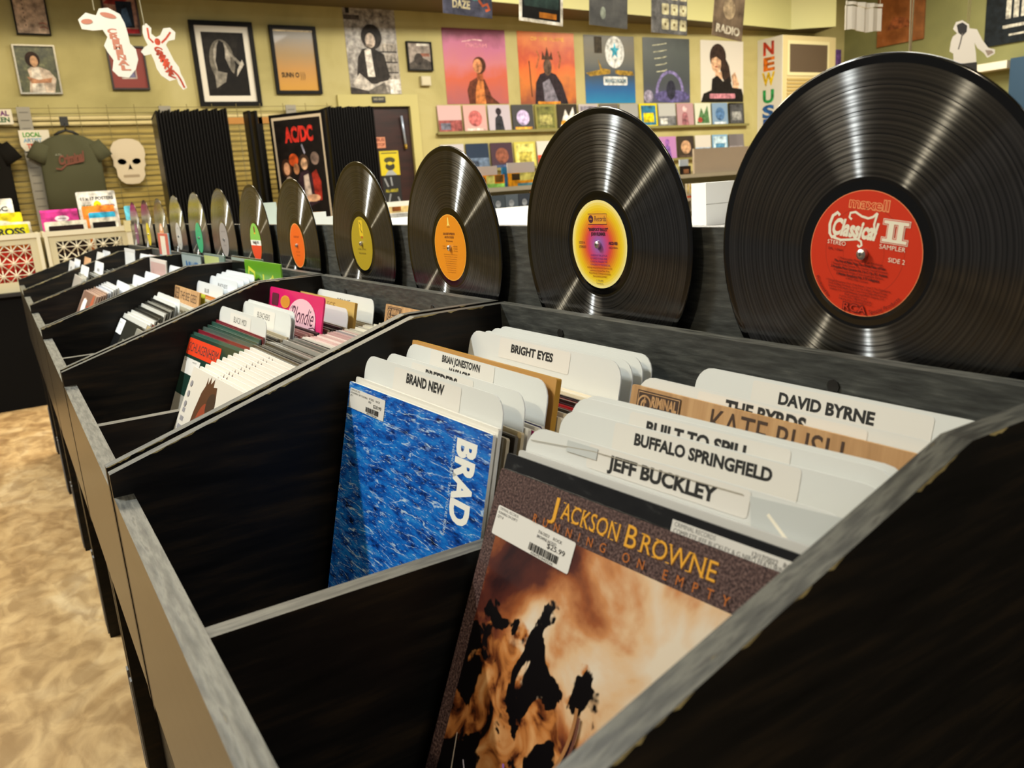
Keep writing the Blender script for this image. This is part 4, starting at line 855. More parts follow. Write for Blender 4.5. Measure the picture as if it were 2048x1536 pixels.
def gmat(name, stops, axis='Z', lo=0.0, hi=1.0, nz=.25, sc=6, rough=.35, coat=.3):
    """printed picture whose colours run along one axis with some cloudiness"""
    m, n, l, b = base_mat(name); tc = n.new('ShaderNodeTexCoord'); sp = n.new('ShaderNodeSeparateXYZ'); l.new(tc.outputs['Object'], sp.inputs[0])
    mr = n.new('ShaderNodeMapRange'); mr.inputs[1].default_value = lo; mr.inputs[2].default_value = hi; l.new(sp.outputs[axis], mr.inputs[0])
    z = n.new('ShaderNodeTexNoise'); z.inputs['Scale'].default_value = sc; z.inputs['Detail'].default_value = 6; l.new(tc.outputs['Object'], z.inputs['Vector'])
    ml = n.new('ShaderNodeMath'); ml.operation = 'MULTIPLY_ADD'; ml.inputs[1].default_value = nz; l.new(z.outputs['Fac'], ml.inputs[0])
    sb = n.new('ShaderNodeMath'); sb.operation = 'SUBTRACT'; sb.inputs[1].default_value = nz/2; l.new(mr.outputs[0], sb.inputs[0]); l.new(sb.outputs[0], ml.inputs[2])
    r = n.new('ShaderNodeValToRGB'); e = r.color_ramp.elements
    while len(e) < len(stops): e.new(.5)
    for el, (p, c) in zip(e, stops): el.position = p; el.color = lin(c)
    l.new(ml.outputs[0], r.inputs[0]); l.new(r.outputs[0], b.inputs['Base Color']); b.inputs['Roughness'].default_value = rough; b.inputs['Coat Weight'].default_value = coat; return m
def F(c):
    v = [int(c[i:i+2], 16) for i in (0, 2, 4)]; g = lambda k: '%02x%02x%02x' % tuple(max(0, min(255, int(x*k))) for x in v)
    return noise_mat('print_'+c, [(.3, g(.62)), (.5, c), (.72, g(1.3))], nscale=17, detail=5, rough=.5, spec=.15)
BF = mat('0d0b08', .5, .15)
def a_stage(a):
    a.ell(.42, .55, .30, .34, F('6a655c')); a.ell(.42, .6, .2, .26, F('9a948a')); K = F('14110f')
    a.poly([(.3, 0), (.3, .3), (.26, .55), (.33, .78), (.4, .88), (.5, .84), (.52, .74), (.5, .6), (.6, .4), (.7, .32), (.75, .5), (.85, .9), (1, 1), (1, 0)], K)
    a.poly([(.58, .72), (.9, .5), (.88, .44), (.56, .68)], F('8a857c')); a.poly([(.72, .3), (.93, .5), (.9, .58), (.76, .42)], F('a8a298')); a.poly([(.2, .12), (.44, .22), (.5, .36), (.2, .4)], F('7a756c')); a.rect(0, 1, 0, .1, K)
wallart(1.413, 2.042, 2.15, 2.972, 'large black framed stage photograph with a wide white mount', a_stage, F('1f1c19'), 'framed_picture', 'picture', BF, .045, mat('d8d2c4', .5), .06)
SUN = gmat('gold_poster', [(.0, 'c08a1a'), (.35, 'b07c22'), (.6, '94743a'), (.9, '7a7266')], lo=.03, hi=.65, nz=.15)
def a_gold(a): K = F('241c10'); a.text('SUNN', .1, .22, .075, K, 1, .30, sx=1); a.text('O', .44, .22, .075, K, 1, .1); a.text(')))', .56, .205, .1, K, 0, .14); a.rect(0, 1, .965, .985, F('c9b48a'))
wallart(2.215, 2.72, 2.27, 2.957, 'black framed gold poster lettered near its lower edge', a_gold, SUN, 'framed_picture', 'picture', BF, .035)
def a_man(a): a.poly([(.2, 0), (.28, .35), (.25, .5), (.4, .58), (.6, .55), (.8, .48), (.95, .3), (.85, 0)], F('b8a898')); a.poly([(.28, 0), (.35, .52), (.55, .55), (.62, 0)], F('c9c0b4')); a.ell(.42, .72, .19, .17, F('2a1c14')); a.ell(.45, .68, .1, .12, F('b08a6a')); a.poly([(.2, .35), (.5, .28), (.85, .33), (.8, .22), (.3, .2)], F('a87a5c'))
wallart(-.16, .185, 2.27, 2.70, 'silver framed picture of a man in a white vest on dark green', a_man, noise_mat('leafy_print', [(.35, '2a2f1a'), (.6, '4f5230'), (.75, '7a7a52')], (1, 1, 1), 22, 5, .35), 'framed_picture', 'picture', mat('b5ae9c', .25, .5, 0, .8), .014)
def a_paper(a): T = F('6a5448'); [a.rect(.27, .31, .78-.1*i, .82-.1*i, T) for i in range(7)]; a.rect(.2, .4, .05, .06, T); a.stroke([(.7, .25), (.85, .27), (.95, .24)], .02, F('a04a3a')); a.stroke([(.72, .15), (.85, .18), (.98, .13)], .02, F('a04a3a'))
wallart(-.096, .182, 2.784, 3.16, 'pale pinkish sheet in a thin black frame near the wall top', a_paper, F('b59c86'), 'framed_picture', 'picture', BF, .012)
def a_red(a): a.poly([(.0, .72), (.3, .95), (.8, .85), (.5, .7)], F('8a2f2a')); a.rect(.38, .88, .15, .8, F('1c2430')); a.poly([(.45, .15), (.55, .6), (.7, .65), (.8, .2)], F('46607e')); a.rect(0, 1, 0, .12, F('9a1f24'))
wallart(.647, .962, 2.81, 3.2, 'framed red and blue poster partly hidden by a hanging paper figure', a_red, F('a07868'), 'framed_picture', 'picture', mat('3a2016', .4), .014)
def a_band(a): a.rect(0, 1, 0, 1, F('b8aca4')); a.rect(.06, .94, .06, .94, F('5a4c5c')); [a.ell(.22+.19*i, .36+.05*(i % 2), .09, .1, F('c9a898')) for i in range(4)]; a.poly([(.1, .06), (.2, .3), (.8, .3), (.9, .06)], F('6a6a86')); a.ell(.6, .72, .2, .16, F('22181c'))
wallart(.621, .959, 2.31, 2.712, 'black framed group photo with a deep red mount', a_band, F('5a4c5c'), 'framed_picture', 'picture', mat('1a0f0c', .35), .016, mat('7a1d10', .5), .085)
GREYP = noise_mat('grey_photo_print', [(.3, '4a4440'), (.5, '8a837c'), (.7, 'b8b2aa')], (1, 1, 1), 16, 4, .4)
def a_grey(a):
    K = F('2a2522'); L = F('b5aea6')
    for i in range(4): a.rect(.64, .98, .14+.12*i, .23+.12*i, F('9a938b')); a.rect(.64, .98, .125+.12*i, .14+.12*i, K)
    for i in range(16): a.rect(.65+.02*i, .66+.02*i, .14+.12*(i % 4), .22+.12*(i % 4), F('5a544f'))
    a.poly([(.15, .2), (.2, .42), (.3, .52), (.5, .54), (.72, .46), (.8, .2), (.7, .12), (.3, .12)], K); a.poly([(.36, .2), (.34, .5), (.46, .55), (.5, .2)], F('c9c2ba')); a.ell(.5, .66, .2, .145, K); a.ell(.47, .62, .095, .085, F('b8a99c')); a.ell(.44, .56, .07, .02, F('8a7c70'))
    a.poly([(.05, .12), (.2, .24), (.45, .1), (.6, .14), (.9, .18), (.9, .08), (.45, .02), (.1, .07)], L); a.poly([(.0, 0), (.0, .08), (.35, .03), (.35, 0)], F('3a3532')); a.poly([(.35, 0), (.35, .04), (.68, .14), (.72, 0)], F('6a645e')); a.rect(.78, 1, 0, .17, F('cfc8c0')); a.rect(.0, .3, .85, .9, F('4a4440')); a.rect(.05, .12, .92, .98, K)
wallart(3.06, 3.678, 2.272, 3.19, 'tall unframed black and white photo poster above the doorway', a_grey, GREYP)
wallart(3.784, 4.105, 2.523, 2.844, 'small square dark framed picture beside the doorway top', lambda a: (a.poly([(0, .2), (.5, .5), (1, .3), (1, 0), (0, 0)], F('4a443f')), a.rect(.55, .95, .5, .62, F('8a5a4a')), a.rect(.4, .95, .9, .99, F('c9c4ba')), a.ell(.45, .4, .2, .22, F('3a3430'))), F('8a8078'), 'framed_picture', 'picture', BF, .016)
k = M(); k.box(3.925, 4.05, YW-.05, YW-.001, 2.36, 2.465, mat('b5ac90', .5)); k.box(3.935, 4.04, YW-.054, YW-.05, 2.37, 2.455, mat('c2b99c', .5)); tag(k.build('wall_thermostat'), 'small cream box mounted on the wall under the little square picture', 'wall box')  # plain box meant as a thermostat
PINKP = gmat('pink_sunset_print', [(.0, 'a05a5c'), (.35, 'c05a40'), (.55, 'c0707a'), (.8, 'b8688a'), (.95, '7a3a52')], lo=0, hi=.85, nz=.4, sc=4)
def a_bust(a): B_ = F('5a3020'); S = F('b8703c'); a.poly([(.35, 0), (.33, .18), (.38, .3), (.5, .36), (.62, .33), (.68, .2), (.72, .1), (.85, 0)], B_); a.poly([(.45, 0), (.47, .2), (.52, .33), (.6, .3), (.62, 0)], S); a.poly([(.5, .33), (.5, .45), (.6, .45), (.6, .3)], F('8a4a2a')); a.ell(.55, .52, .105, .115, F('4a2a1c')); a.ell(.52, .51, .075, .095, F('c08058')); a.stroke([(.3, .83), (.5, .86), (.62, .85)], .015, F('d8a8a8')); a.text('DREAM', .35, .76, .05, F('c88a90'), 0, .35)
wallart(4.267, 5.14, 2.155, 3.012, 'pink and orange poster of a bare shouldered figure', a_bust, PINKP)
FIRE = gmat('fire_print', [(.0, '8a4a30'), (.3, 'c8702a'), (.5, 'd8641c'), (.7, 'b84418'), (1, 'd0702a')], lo=0, hi=.85, nz=.8, sc=5)
def a_king(a): K = F('2a2026'); a.poly([(.25, 0), (.28, .3), (.36, .42), (.5, .46), (.64, .42), (.75, .28), (.85, 0)], K); a.poly([(.42, 0), (.4, .3), (.52, .36), (.6, .2), (.68, 0)], F('75707c')); a.ell(.5, .52, .075, .12, F('5a463a')); a.poly([(.4, .62), (.42, .74), (.46, .66), (.5, .8), (.54, .66), (.58, .74), (.6, .62)], F('4a3226')); a.stroke([(.3, .5), (.36, .66), (.32, .74)], .03, F('9a5a3a')); a.stroke([(.7, .5), (.74, .64), (.7, .74)], .03, F('9a5a3a')); a.stroke([(.2, .1), (.18, .6)], .018, F('4a3226')); a.text('OF THE FLAME', .22, .88, .05, F('d8a84a'), 0, .6); a.rect(.3, .7, .0, .035, F('c9802a'))
wallart(5.32, 6.193, 2.147, 3.012, 'fiery orange poster of a dark crowned figure', a_king, FIRE)
SEAB = gmat('night_blue_print', [(.0, '1a7aa8'), (.2, '155a94'), (.42, '2a3a4a'), (.6, '565650'), (.8, '5f5848'), (1, '4a4436')], lo=0, hi=.85, nz=.1)
def a_star(a):
    G_ = F('9a7a2a'); a.poly([(.02, .45), (.3, .5), (.26, .66), (.34, .52), (.5, .5), (.5, .44), (.1, .4)], G_); a.poly([(.6, .5), (.95, .48), (.98, .42), (.7, .42), (.6, .45)], G_)
    a.ell(.6, .76, .19, .235, F('d8dad8')); B_ = F('3a9ab4'); a.poly([(.6+(.1 if i % 2 == 0 else .045)*math.sin(math.pi*i/5), .78+(.13 if i % 2 == 0 else .055)*math.cos(math.pi*i/5)) for i in range(10)], B_)
    a.rrect(.36, .84, .27, .4, .02, F('cfd0cc')); a.text('MANGO ROOM', .39, .305, .06, F('4a6a7a'), 1, .42); a.rect(.2, .35, .74, .98, F('3a3226'))
wallart(6.35, 7.21, 2.15, 3.005, 'dark poster with blue foot, a white oval with a blue star on it', a_star, SEAB)
def a_arc(a):
    P = F('7a70a0'); a.stroke([(.3+.28*(1-math.cos(t))-.02, .15+.33*math.sin(t)) for t in [math.pi*i/14 for i in range(15)]], .05, P); a.ell(.6, .1, .38, .1, F('56507c')); a.ell(.58, .2, .1, .15, F('2c2c3a')); a.ell(.1, .1, .1, .1, F('8a8498'))
    for i in range(5): a.stroke([(.2+.02*i, .88-.1*i), (.38+.02*i, .9-.1*i), (.5, .92-.1*i)], .014, F('b5b49a'))
wallart(7.36, 8.236, 2.15, 3.008, 'slate grey poster with pale handwriting and a violet arch', a_arc, gmat('slate_print', [(0, '4a4a64'), (.3, '3f444a'), (.8, '4a5050'), (1, '3a3f3f')], lo=0, hi=.85))
def a_hair(a):
    K = F('1c1816'); H = F('352720'); S = F('c49c7c')
    a.poly([(.42, .62), (.56, .74), (.66, .6), (.72, .34), (.6, .26), (.5, .4)], H); a.ell(.4, .74, .19, .21, H); a.poly([(.34, .5), (.33, .38), (.5, .38), (.48, .5)], S); a.ell(.36, .63, .115, .145, S); a.poly([(.24, .7), (.3, .84), (.5, .8), (.47, .68), (.36, .74)], H)
    a.poly([(.72, .44), (.8, .5), (.9, .3), (.86, .16), (.76, .2)], S); a.poly([(.0, 0), (.06, .14), (.24, .2), (.26, .38), (.38, .44), (.52, .34), (.66, .42), (.74, .24), (.96, .22), (1, .1), (1, 0)], K); a.ell(.36, .58, .035, .012, F('8a3a34')); a.rrect(.2, .8, .06, .14, .02, F('b87a86'))
wallart(8.45, 9.331, 2.152, 3.005, 'pale poster of a dark haired figure in black', a_hair, mat('cfc8bc', .45))
k = M(); k.box(11.35, 11.62, YW-.006, YW-.001, 2.62, 2.95, F('6a4a8a')); tag(k.build('poster'), 'purple strip of poster in the corner beside the beige grille cabinet', 'poster')

# ------------------------------------------------------------------ sleeves shown face out on two wall ledges
def a2(c1, c2, s):
    A_, B_ = F(c1), F(c2)
    def f(a):
        if s == 0: a.ell(.5, .5, .3, .3, A_); a.rect(.1, .9, .05, .14, B_)
        elif s == 1: a.poly([(.25, 0), (.3, .5), (.45, .65), (.62, .55), (.7, 0)], A_); a.ell(.47, .75, .13, .14, B_)
        elif s == 2: a.rect(0, 1, 0, .45, A_); a.rect(.08, .5, .1, .35, B_)
        elif s == 3: a.poly([(.1, .1), (.4, .8), (.55, .5), (.8, .9), (.9, .1)], A_); a.ell(.3, .25, .15, .12, B_)
        else: a.rect(.08, .92, .08, .92, A_); a.rect(.2, .8, .2, .6, B_)
    return f
ROW1 = [('c9a8a8', '8a4a48', '6a6a78', 2, 'pale pink sleeve with grey foot'), ('c9a09c', 'b0605e', 'd8b8b0', 0, 'rose coloured sleeve with pink round shape'), ('b8aeb8', '2a2a30', '2a2228', 1, 'lilac sleeve with a black clad figure'), ('4a4a4c', 'b8a8d0', 'd89a3a', 0, 'dark sleeve with a lavender round shape'), ('8a8448', '6a6a38', '9a9458', 4, 'plain olive sleeve'),
        ('3a342e', 'd8d4cc', 'd89a2a', 3, 'dark sleeve with a white peaked shape'), ('b8b0b0', '8a8490', 'c9c4c0', 4, 'pale grey sleeve'), ('6a6460', 'a89a90', '4a4440', 1, 'taupe sleeve'), ('9a9a98', '5a5a60', 'b8b8b0', 2, 'mid grey sleeve'), ('d8c81a', '2a6a8a', 'c9b814', 4, 'bright yellow sleeve with a blue square'),
        ('b0b0ae', '6a6a6c', 'd0d0cc', 2, 'grey sleeve with pale block'), ('b08a90', '8a5a60', 'd0b0b0', 1, 'dusty pink sleeve'), ('c9ccb8', '4a6a44', 'a8443a', 3, 'cream sleeve with green and red shapes'), ('7a94b0', '4a6a90', 'c0ccd8', 0, 'blue sleeve'), ('1c1c1c', '4a4a4c', '8a8a88', 4, 'black sleeve with thin border'),]
ROW2 = [('b8b4b8', '8a8890', 'd0ccd0', 2, 'pale sleeve near the doorway'), ('2f3a4c', '5a6a80', '3f4a5c', 2, 'navy sleeve'), ('4a3a44', '7a4a3a', '3a4a6a', 0, 'dark sleeve with ruddy round motif'), ('c2b85a', 'd0c870', 'a89c48', 4, 'straw yellow sleeve'), ('d0c8c0', 'b8442a', 'c06a4a', 2, 'white and red sleeve'), ('8a8a8c', '6a6a70', 'a0a0a0', 1, 'mid grey sleeve'), ('7a7468', '5a544a', '9a9488', 4, 'brown grey sleeve'), ('a8a4a0', '7a7672', 'b8b4b0', 3, 'light taupe sleeve'),
        ('6a7a80', '4a5a60', '8a9aa0', 0, 'blue grey sleeve'), ('c8d0cc', '5a9aa8', '2a5a60', 3, 'white sleeve with teal shapes'), ('b07ab0', '6a4a8a', '8a5aa0', 1, 'orchid purple sleeve'), ('3a2f28', 'b08a6a', '4a3a30', 0, 'dark brown sleeve with tan round motif'), ('c9c2b8', '8aa0b8', 'b84a44', 2, 'white sleeve with blue foot and red square'), ('7aa0c0', 'b0c8d8', '4a7a9a', 4, 'sky blue sleeve'), ('6a6468', '8a8488', 'a8a4a8', 2, 'smoky grey sleeve')]
for z, rows, rn in ((1.825, ROW1, 'upper'), (1.375, ROW2, 'lower')):
    k = M(); k.box(4.08, 9.4, YW-.06, YW-.001, z-.02, z-.002, mat('6a6236', .5)); k.box(4.08, 9.4, YW-.064, YW-.06, z-.02, z+.012, mat('7d7644', .5)); tag(k.build('record_ledge'), rn+' wall ledge carrying sleeves below the posters', 'ledge')
    for i, (c0, c1, c2, s, l) in enumerate(rows):
        x = 4.11+i*.349; k = M(); k.box(0, .318, -.012, 0, 0, .314, mat(c0, .15, .5, .6)); f = a2(c1, c2, s); f(Art(k, lambda u, v, hh: (u*.318, -.012-hh*4, v*.314)))
        o = k.build('record_sleeve', loc=(x, YW-.035, z), rot=(R(-4), 0, 0)); tag(o, l+', face out on the '+rn+' wall ledge', 'record sleeve', 'sleeves on the wall ledges')

# ------------------------------------------------------------------ things on the slatted wall
def loft(mm, secs, mt, n=20, fold=0.0, rr=None):
    rows = []
    for c, a, b_ in secs:
        rows.append(range(len(mm.v), len(mm.v)+n)); c, a, b_ = Vector(c), Vector(a), Vector(b_)
        for i in range(n):
            t = 2*math.pi*i/n; q = 1+fold*math.sin(5*t+c.z*9)
            mm.v.append(tuple(c+a*math.cos(t)+b_*math.sin(t)*q))
    for r0_, r1_ in zip(rows, rows[1:]):
        for i in range(n): mm.face((r0_[i], r0_[(i+1) % n], r1_[(i+1) % n], r1_[i]), mt, True)
    mm.face(list(rows[0])[::-1], mt); mm.face(rows[-1], mt)
def tshirt(x, z, hexc, label, draw, L=.78):
    o = empty('t_shirt', (x, YW-.19, z-L)); tag(o, label, 'T-shirt'); cl = noise_mat('cloth_'+hexc, [(.3, hexc), (.7, hexc)], nscale=30, rough=.9, spec=.1)
    k = M(); loft(k, [((0, 0, 0), (.262, 0, 0), (0, .055, 0)), ((0, 0, L*.35), (.258, 0, 0), (0, .05, 0)), ((0, 0, L*.68), (.255, 0, 0), (0, .055, 0)), ((0, 0, L*.8), (.258, 0, 0), (0, .055, 0)), ((0, 0, L*.9), (.235, 0, 0), (0, .048, 0)), ((0, 0, L*.96), (.15, 0, 0), (0, .04, 0)), ((0, 0, L*.985), (.095, 0, 0), (0, .035, 0))], cl, 28, .22)
    for s in (-1, 1):
        d = Vector((s*.5, 0, -.866)); n_ = Vector((s*.866, 0, .5))
        p = Vector((s*.2, 0, L*.885)); loft(k, [(p, n_*.075, (0, .045, 0)), (p+d*.09, n_*.085, (0, .05, 0)), (p+d*.17, n_*.088, (0, .05, 0))], cl, 18, .1)
    k.build('shirt_body', o); k = M(); draw(Art(k, lambda u, v, hh: (u, -.068-hh*3, v))); k.build('chest_print', o)
    k = M(); pts = [(.0, -.01, L+.09), (.0, -.01, L+.03)]; k.tube(pts, .006, BLACK); k.tube([(-.1, 0, L-.015), (-.06, 0, L+.012), (0, 0, L+.03), (.06, 0, L+.012), (.1, 0, L-.015)], .013, BLACK); k.build('hanger', o)
    k = M(); k.box(-.035, .035, -.012, -.004, L+.07, L+.15, BLACK); k.build('hook_tag', o); return o
def p_script(a):
    T = mat('6a3a2a', .8); a.text('Criminal', -.11, .5, .075, T, 1, .22, rot=.18, shear=.25); a.stroke([(-.14, .47), (-.1, .46), (-.05, .5), (.1, .53)], .014, T); a.text('ATL', -.13, .58, .02, mat('8a8a78', .8), 0, .06)
tshirt(.135, 1.90, '4c4c38', 'olive green T-shirt with faded red script on a black hanger', p_script)
def p_banner(a): a.poly([(-.2, .6), (.135, .63), (.125, .66), (-.2, .645)], mat('b04038', .8)); a.text('ATLANTA', -.2, .5, .09, mat('5aa81e', .8), 1, .36, rot=.0); a.text('CITY', .03, .635, .018, mat('d8c8b8', .8), 1, .08)
tshirt(-.615, 1.90, '14120f', 'black T-shirt with green block letters hanging on the wall grid', p_banner)
k = M()
oc = [(0, .43), (.06, .425), (.115, .40), (.15, .345), (.155, .28), (.14, .23), (.145, .18), (.125, .145), (.125, .08), (.1, .035), (.06, .005), (0, 0)]
outer = [(-x, z) for x, z in oc[::-1]][:-1]+oc  # bottom -> top on one side, back down the other
outer = [(-x, z) for x, z in oc[::-1]]+oc[1:-1]
def holes(outer, hs):
    """joins holes to the outline with slits so that one face has real openings"""
    loop = list(outer)
    for h in hs:
        bi, bj = min(((i, j) for i in range(len(loop)) for j in range(len(h))), key=lambda t: (loop[t[0]][0]-h[t[1]][0])**2+(loop[t[0]][1]-h[t[1]][1])**2)
        loop = loop[:bi+1]+h[bj:]+h[:bj+1]+loop[bi:]
    return loop
def ellp(cu, cv, ru, rv, n=14, rot=0): return [(cu+ru*math.cos(t)*math.cos(rot)-rv*math.sin(t)*math.sin(rot), cv+ru*math.cos(t)*math.sin(rot)+rv*math.sin(t)*math.cos(rot)) for t in [-2*math.pi*i/n for i in range(n)]]
sk = holes(outer, [ellp(-.065, .215, .04, .028, 14, -.15), ellp(.065, .215, .04, .028, 14, .15), [(0, .195), (.022, .135), (.006, .142), (-.006, .142), (-.022, .135)][::1]])
k.prism(sk, lambda u, v, d: (u, d, v), -.018, 0, mat('c2b49a', .6)); a = Art(k, lambda u, v, hh: (u, -.018-hh*4, v)); a.rrect(-.075, .075, .062, .092, .012, mat('a08f74', .6)); a.stroke([(-.07, .077), (.07, .077)], .003, mat('6a5a44', .6))
tag(k.build('skull_cutout', loc=(.645, YW-.09, 1.42)), 'flat cream skull shape with open eye holes on the slatted wall', 'wall ornament')
def sign(x0, x1, z0, z1, label, rows, cut=True):
    k = M(); w, h = x1-x0, z1-z0; lp = [(0, .25*h), (.12*w, 0), (.88*w, 0), (w, .3*h), (w, h), (0, h)] if cut else rrect(0, w, 0, h, .004, 2); k.prism(lp, lambda u, v, d: (u, d, v), -.006, 0, mat('d0c8b4', .5)); a = Art(k, lambda u, v, hh: (u, -.006-hh*4, v))
    for t, u, v, hh, c, wd in rows: a.text(t, u*w, v*h, hh*h, F(c), 1, wd*w)
    tag(k.build('paper_sign', loc=(x0, YW-.115, z0)), label, 'sign')
sign(-.245, .0, 1.76, 1.945, 'small white sign in green, blue and red letters beside the olive shirt', [('LOCAL', .12, .68, .2, '3a7a2a', .6), ('ARTIST', .12, .42, .18, '7a9ab0', .6), ('TEES', .2, .14, .2, 'b83a20', .4)])
k = M(); k.box(-.53, -.265, YW-.11, YW-.104, 2.0, 2.13, mat('d0c8b4', .5)); a = Art(k, lambda u, v, hh: (u, YW-.11-hh*4, v)); a.text('MENTAL', -.51, 2.075, .04, F('5a2a5a'), 1, .22); a.text('BROKEN', -.51, 2.02, .04, F('2a5a34'), 1, .22); tag(k.build('paper_sign'), 'white sign with purple over green letters at the grey bracket', 'sign')

# ------------------------------------------------------------------ poster rack in front of the wall
rk = empty('poster_rack', (1.7, 7.3, 0)); tag(rk, 'black flip-through poster rack with many upright framed leaves', 'poster rack')
EDGE = mat('050404', .6, .12)
def leaf(x, y, ang, w=.62, z0=.62, z1=1.965, t=.022, art=None):
    k = M(); k.box(0, w, -t/2, t/2, z0, z1, EDGE); k.box(.02, w-.02, -t/2-.001, t/2+.001, z0+.02, z1-.02, mat('0b0908', .35, .2))
    o = k.build('leaf', rk, loc=(x-1.7, y-7.3, 0), rot=(0, 0, ang)); return o
for i in range(23): leaf(.80+i*.0215, 7.6-.003*i, R(-96+.35*i), t=.014, z1=1.965+.008*math.sin(i*2.1))
for i in range(2): leaf(1.52+i*.055, 7.2, R(-86+i*2), w=.14)
for i in range(18): leaf(2.20+i*.0225, 7.5, R(-90+i*.35), t=.014, z1=1.97+.006*math.sin(i*1.7))
op = leaf(1.78, 7.32, R(-52), w=.60, z0=.8, z1=1.945)
def a_rack(a):
    K = F('14100f'); a.rect(0, 1, 0, 1, K)
    Rd = F('b02a22'); a.text('AC/DC', .22, .76, .15, Rd, 1, .6)
    a.poly([(.02, 0), (.08, .3), (.18, .4), (.3, .34), (.34, .1), (.34, 0)], F('8a7a6e')); a.ell(.17, .48, .11, .1, F('3a241a')); a.ell(.17, .47, .065, .07, F('b08468')); a.poly([(.34, 0), (.36, .3), (.46, .42), (.62, .44), (.72, .34), (.84, .2), (.8, .08), (.6, .04)], F('2a1c24'))
    a.poly([(.5, .08), (.52, .38), (.62, .4), (.66, .1)], F('a89a92')); a.ell(.56, .53, .11, .085, F('3a2a22')); a.ell(.56, .51, .07, .065, F('c09a7c')); a.poly([(.72, .1), (.7, .4), (.8, .44), (.88, .3), (.86, .1)], F('8a2a20')); a.ell(.34, .56, .1, .07, F('a8441c')); a.ell(.8, .56, .09, .07, F('6a5a54')); a.ell(.38, .46, .06, .06, F('9a6a4a')); a.ell(.68, .13, .15, .04, F('b08a70')); a.stroke([(.55, .72), (.6, .62)], .03, F('8a8aa0'))
    a.text('TO HELL', .46, -.085, .055, F('c88a1c'), 1, .4)
k = M(); k.box(.03, .57, -.016, -.0125, .95, 1.915, mat('b5a894', .4)); Art0 = Art(k, lambda u, v, hh: (.05+u*.505, -.016-hh*4, 1.06+v*.83)); Art0.rect(0, 1, -.13, 0, F('14100f')); a_rack(Art0); k.build('poster_print', op)
k = M(); k.box(-.9, 1.15, .28, .32, .0, .05, EDGE); k.box(-.9, 1.15, .28, .30, 1.9, 1.96, mat('9a6a2a', .4)); [k.box(x, x+.04, .28, .32, .05, 1.96, EDGE) for x in (-.9, .05, 1.11)]; k.build('stand', rk)

# ------------------------------------------------------------------ black table, crates and cards at the aisle end
m = M(); m.box(-1.7, .25, 5.18, 5.9, 0, .70, mat('0a0908', .8, .1)); m.box(-1.72, .27, 5.16, 5.92, .70, .72, mat('15120f', .6)); tag(m.build('table'), 'low table draped in black cloth under the cream crates', 'table')
CRM = mat('cfc4a0', .45); CRE = mat('ddd4b8', .45)
def crate(x0, x1, label, y0=5.2, y1=5.56, z0=.722, h=.345):
    o = empty('milk_crate', ((x0+x1)/2, y0, z0)); tag(o, label, 'crate'); w = x1-x0; cx = -w/2
    k = M()
    for a0, a1, b0, b1 in ((0, w, 0, .06), (0, w, h-.065, h), (0, .06, .06, h-.065), (w-.06, w, .06, h-.065)): k.box(cx+a0, cx+a1, 0, .012, b0, b1, CRM)
    k.box(cx-.006, cx+w+.006, -.008, .016, h-.03, h, CRE); k.box(cx, cx+w, .012, y1-y0, 0, .012, CRM); k.box(cx, cx+.012, .012, y1-y0, .012, h, CRM); k.box(cx+w-.012, cx+w, .012, y1-y0, .012, h, CRM); k.box(cx+.012, cx+w-.012, y1-y0-.012, y1-y0, .012, h, CRM)
    for xx in (.0, w-.02): k.box(cx+xx, cx+xx+.02, -.012, 0, 0, h, CRE)
    k.build('crate_body', o); k = M(); n = max(2, round((w-.12)/.075)); s = (w-.12)/n; r = 3; sz = (h-.125)/r
    for i in range(n):
        for j in range(r):
            u, v = cx+.06+i*s, .06+j*sz; y = .006
            for p, q in (((u, v), (u+s, v+sz)), ((u, v+sz), (u+s, v)), ((u+s/2, v), (u+s/2, v+sz)), ((u, v+sz/2), (u+s, v+sz/2))): k.tube([(p[0], y, p[1]), (q[0], y, q[1])], .0042, CRE, 4)
    k.build('lattice', o); return o
crate(-.345, .152, 'cream milk crate with poster cards, seen behind the last bin')
crate(-.83, -.365, 'cream milk crate holding red and yellow covers')
def card(x0, x1, z0, z1, y, mt, label, draw=None, name='card', tilt=-10, t=.006, cat='card', group=None):
    w, h = x1-x0, z1-z0; k = M(); k.prism(rrect(-w/2, w/2, 0, h, .008, 2), lambda u, v, d: (u, d, v), 0, t, mt)
    if draw: draw(Art(k, lambda u, v, hh: (-w/2+u*w, -hh*3, v*h)))
    o = k.build(name, loc=((x0+x1)/2, y, z0), rot=(R(tilt), 0, 0)); tag(o, label, cat, group); return o
card(-.80, -.385, .745, 1.02, 5.235, F('b8281a'), 'red sleeve showing through the lattice of the crate', lambda a: a.rect(.2, .95, .85, .99, F('c86a14')), 'record_sleeve', -2, cat='record sleeve')
card(-.80, -.41, .74, 1.125, 5.29, F('d8d218'), 'yellow sleeve lettered in black in the crate at the frame edge', lambda a: (a.text('DIANA ROSS', .02, .84, .1, INK, 1, .92)), 'record_sleeve', -4, cat='record sleeve')
card(-.80, -.395, .74, 1.14, 5.33, F('ddd5c2'), 'white edged sleeve behind the yellow lettered one', None, 'record_sleeve', -5, cat='record sleeve')
card(-.80, -.43, .74, 1.205, 5.40, F('d8c60e'), 'yellow card with a white oval tab in the crate', lambda a: (a.ell(.58, .86, .24, .045, F('e2ddc8')), a.rect(.45, .7, .855, .87, F('6a6a60'))), cat='card')
card(-.80, -.465, .74, 1.295, 5.44, F('cfcbc0'), 'white lettered sign standing in the crate of yellow covers', lambda a: (a.text('DIG AT 25C', .1, .86, .05, INK, 1, .8), a.text('AND VERY RARE', .1, .79, .035, INK, 0, .8)), 'paper_sign', -10, cat='sign')
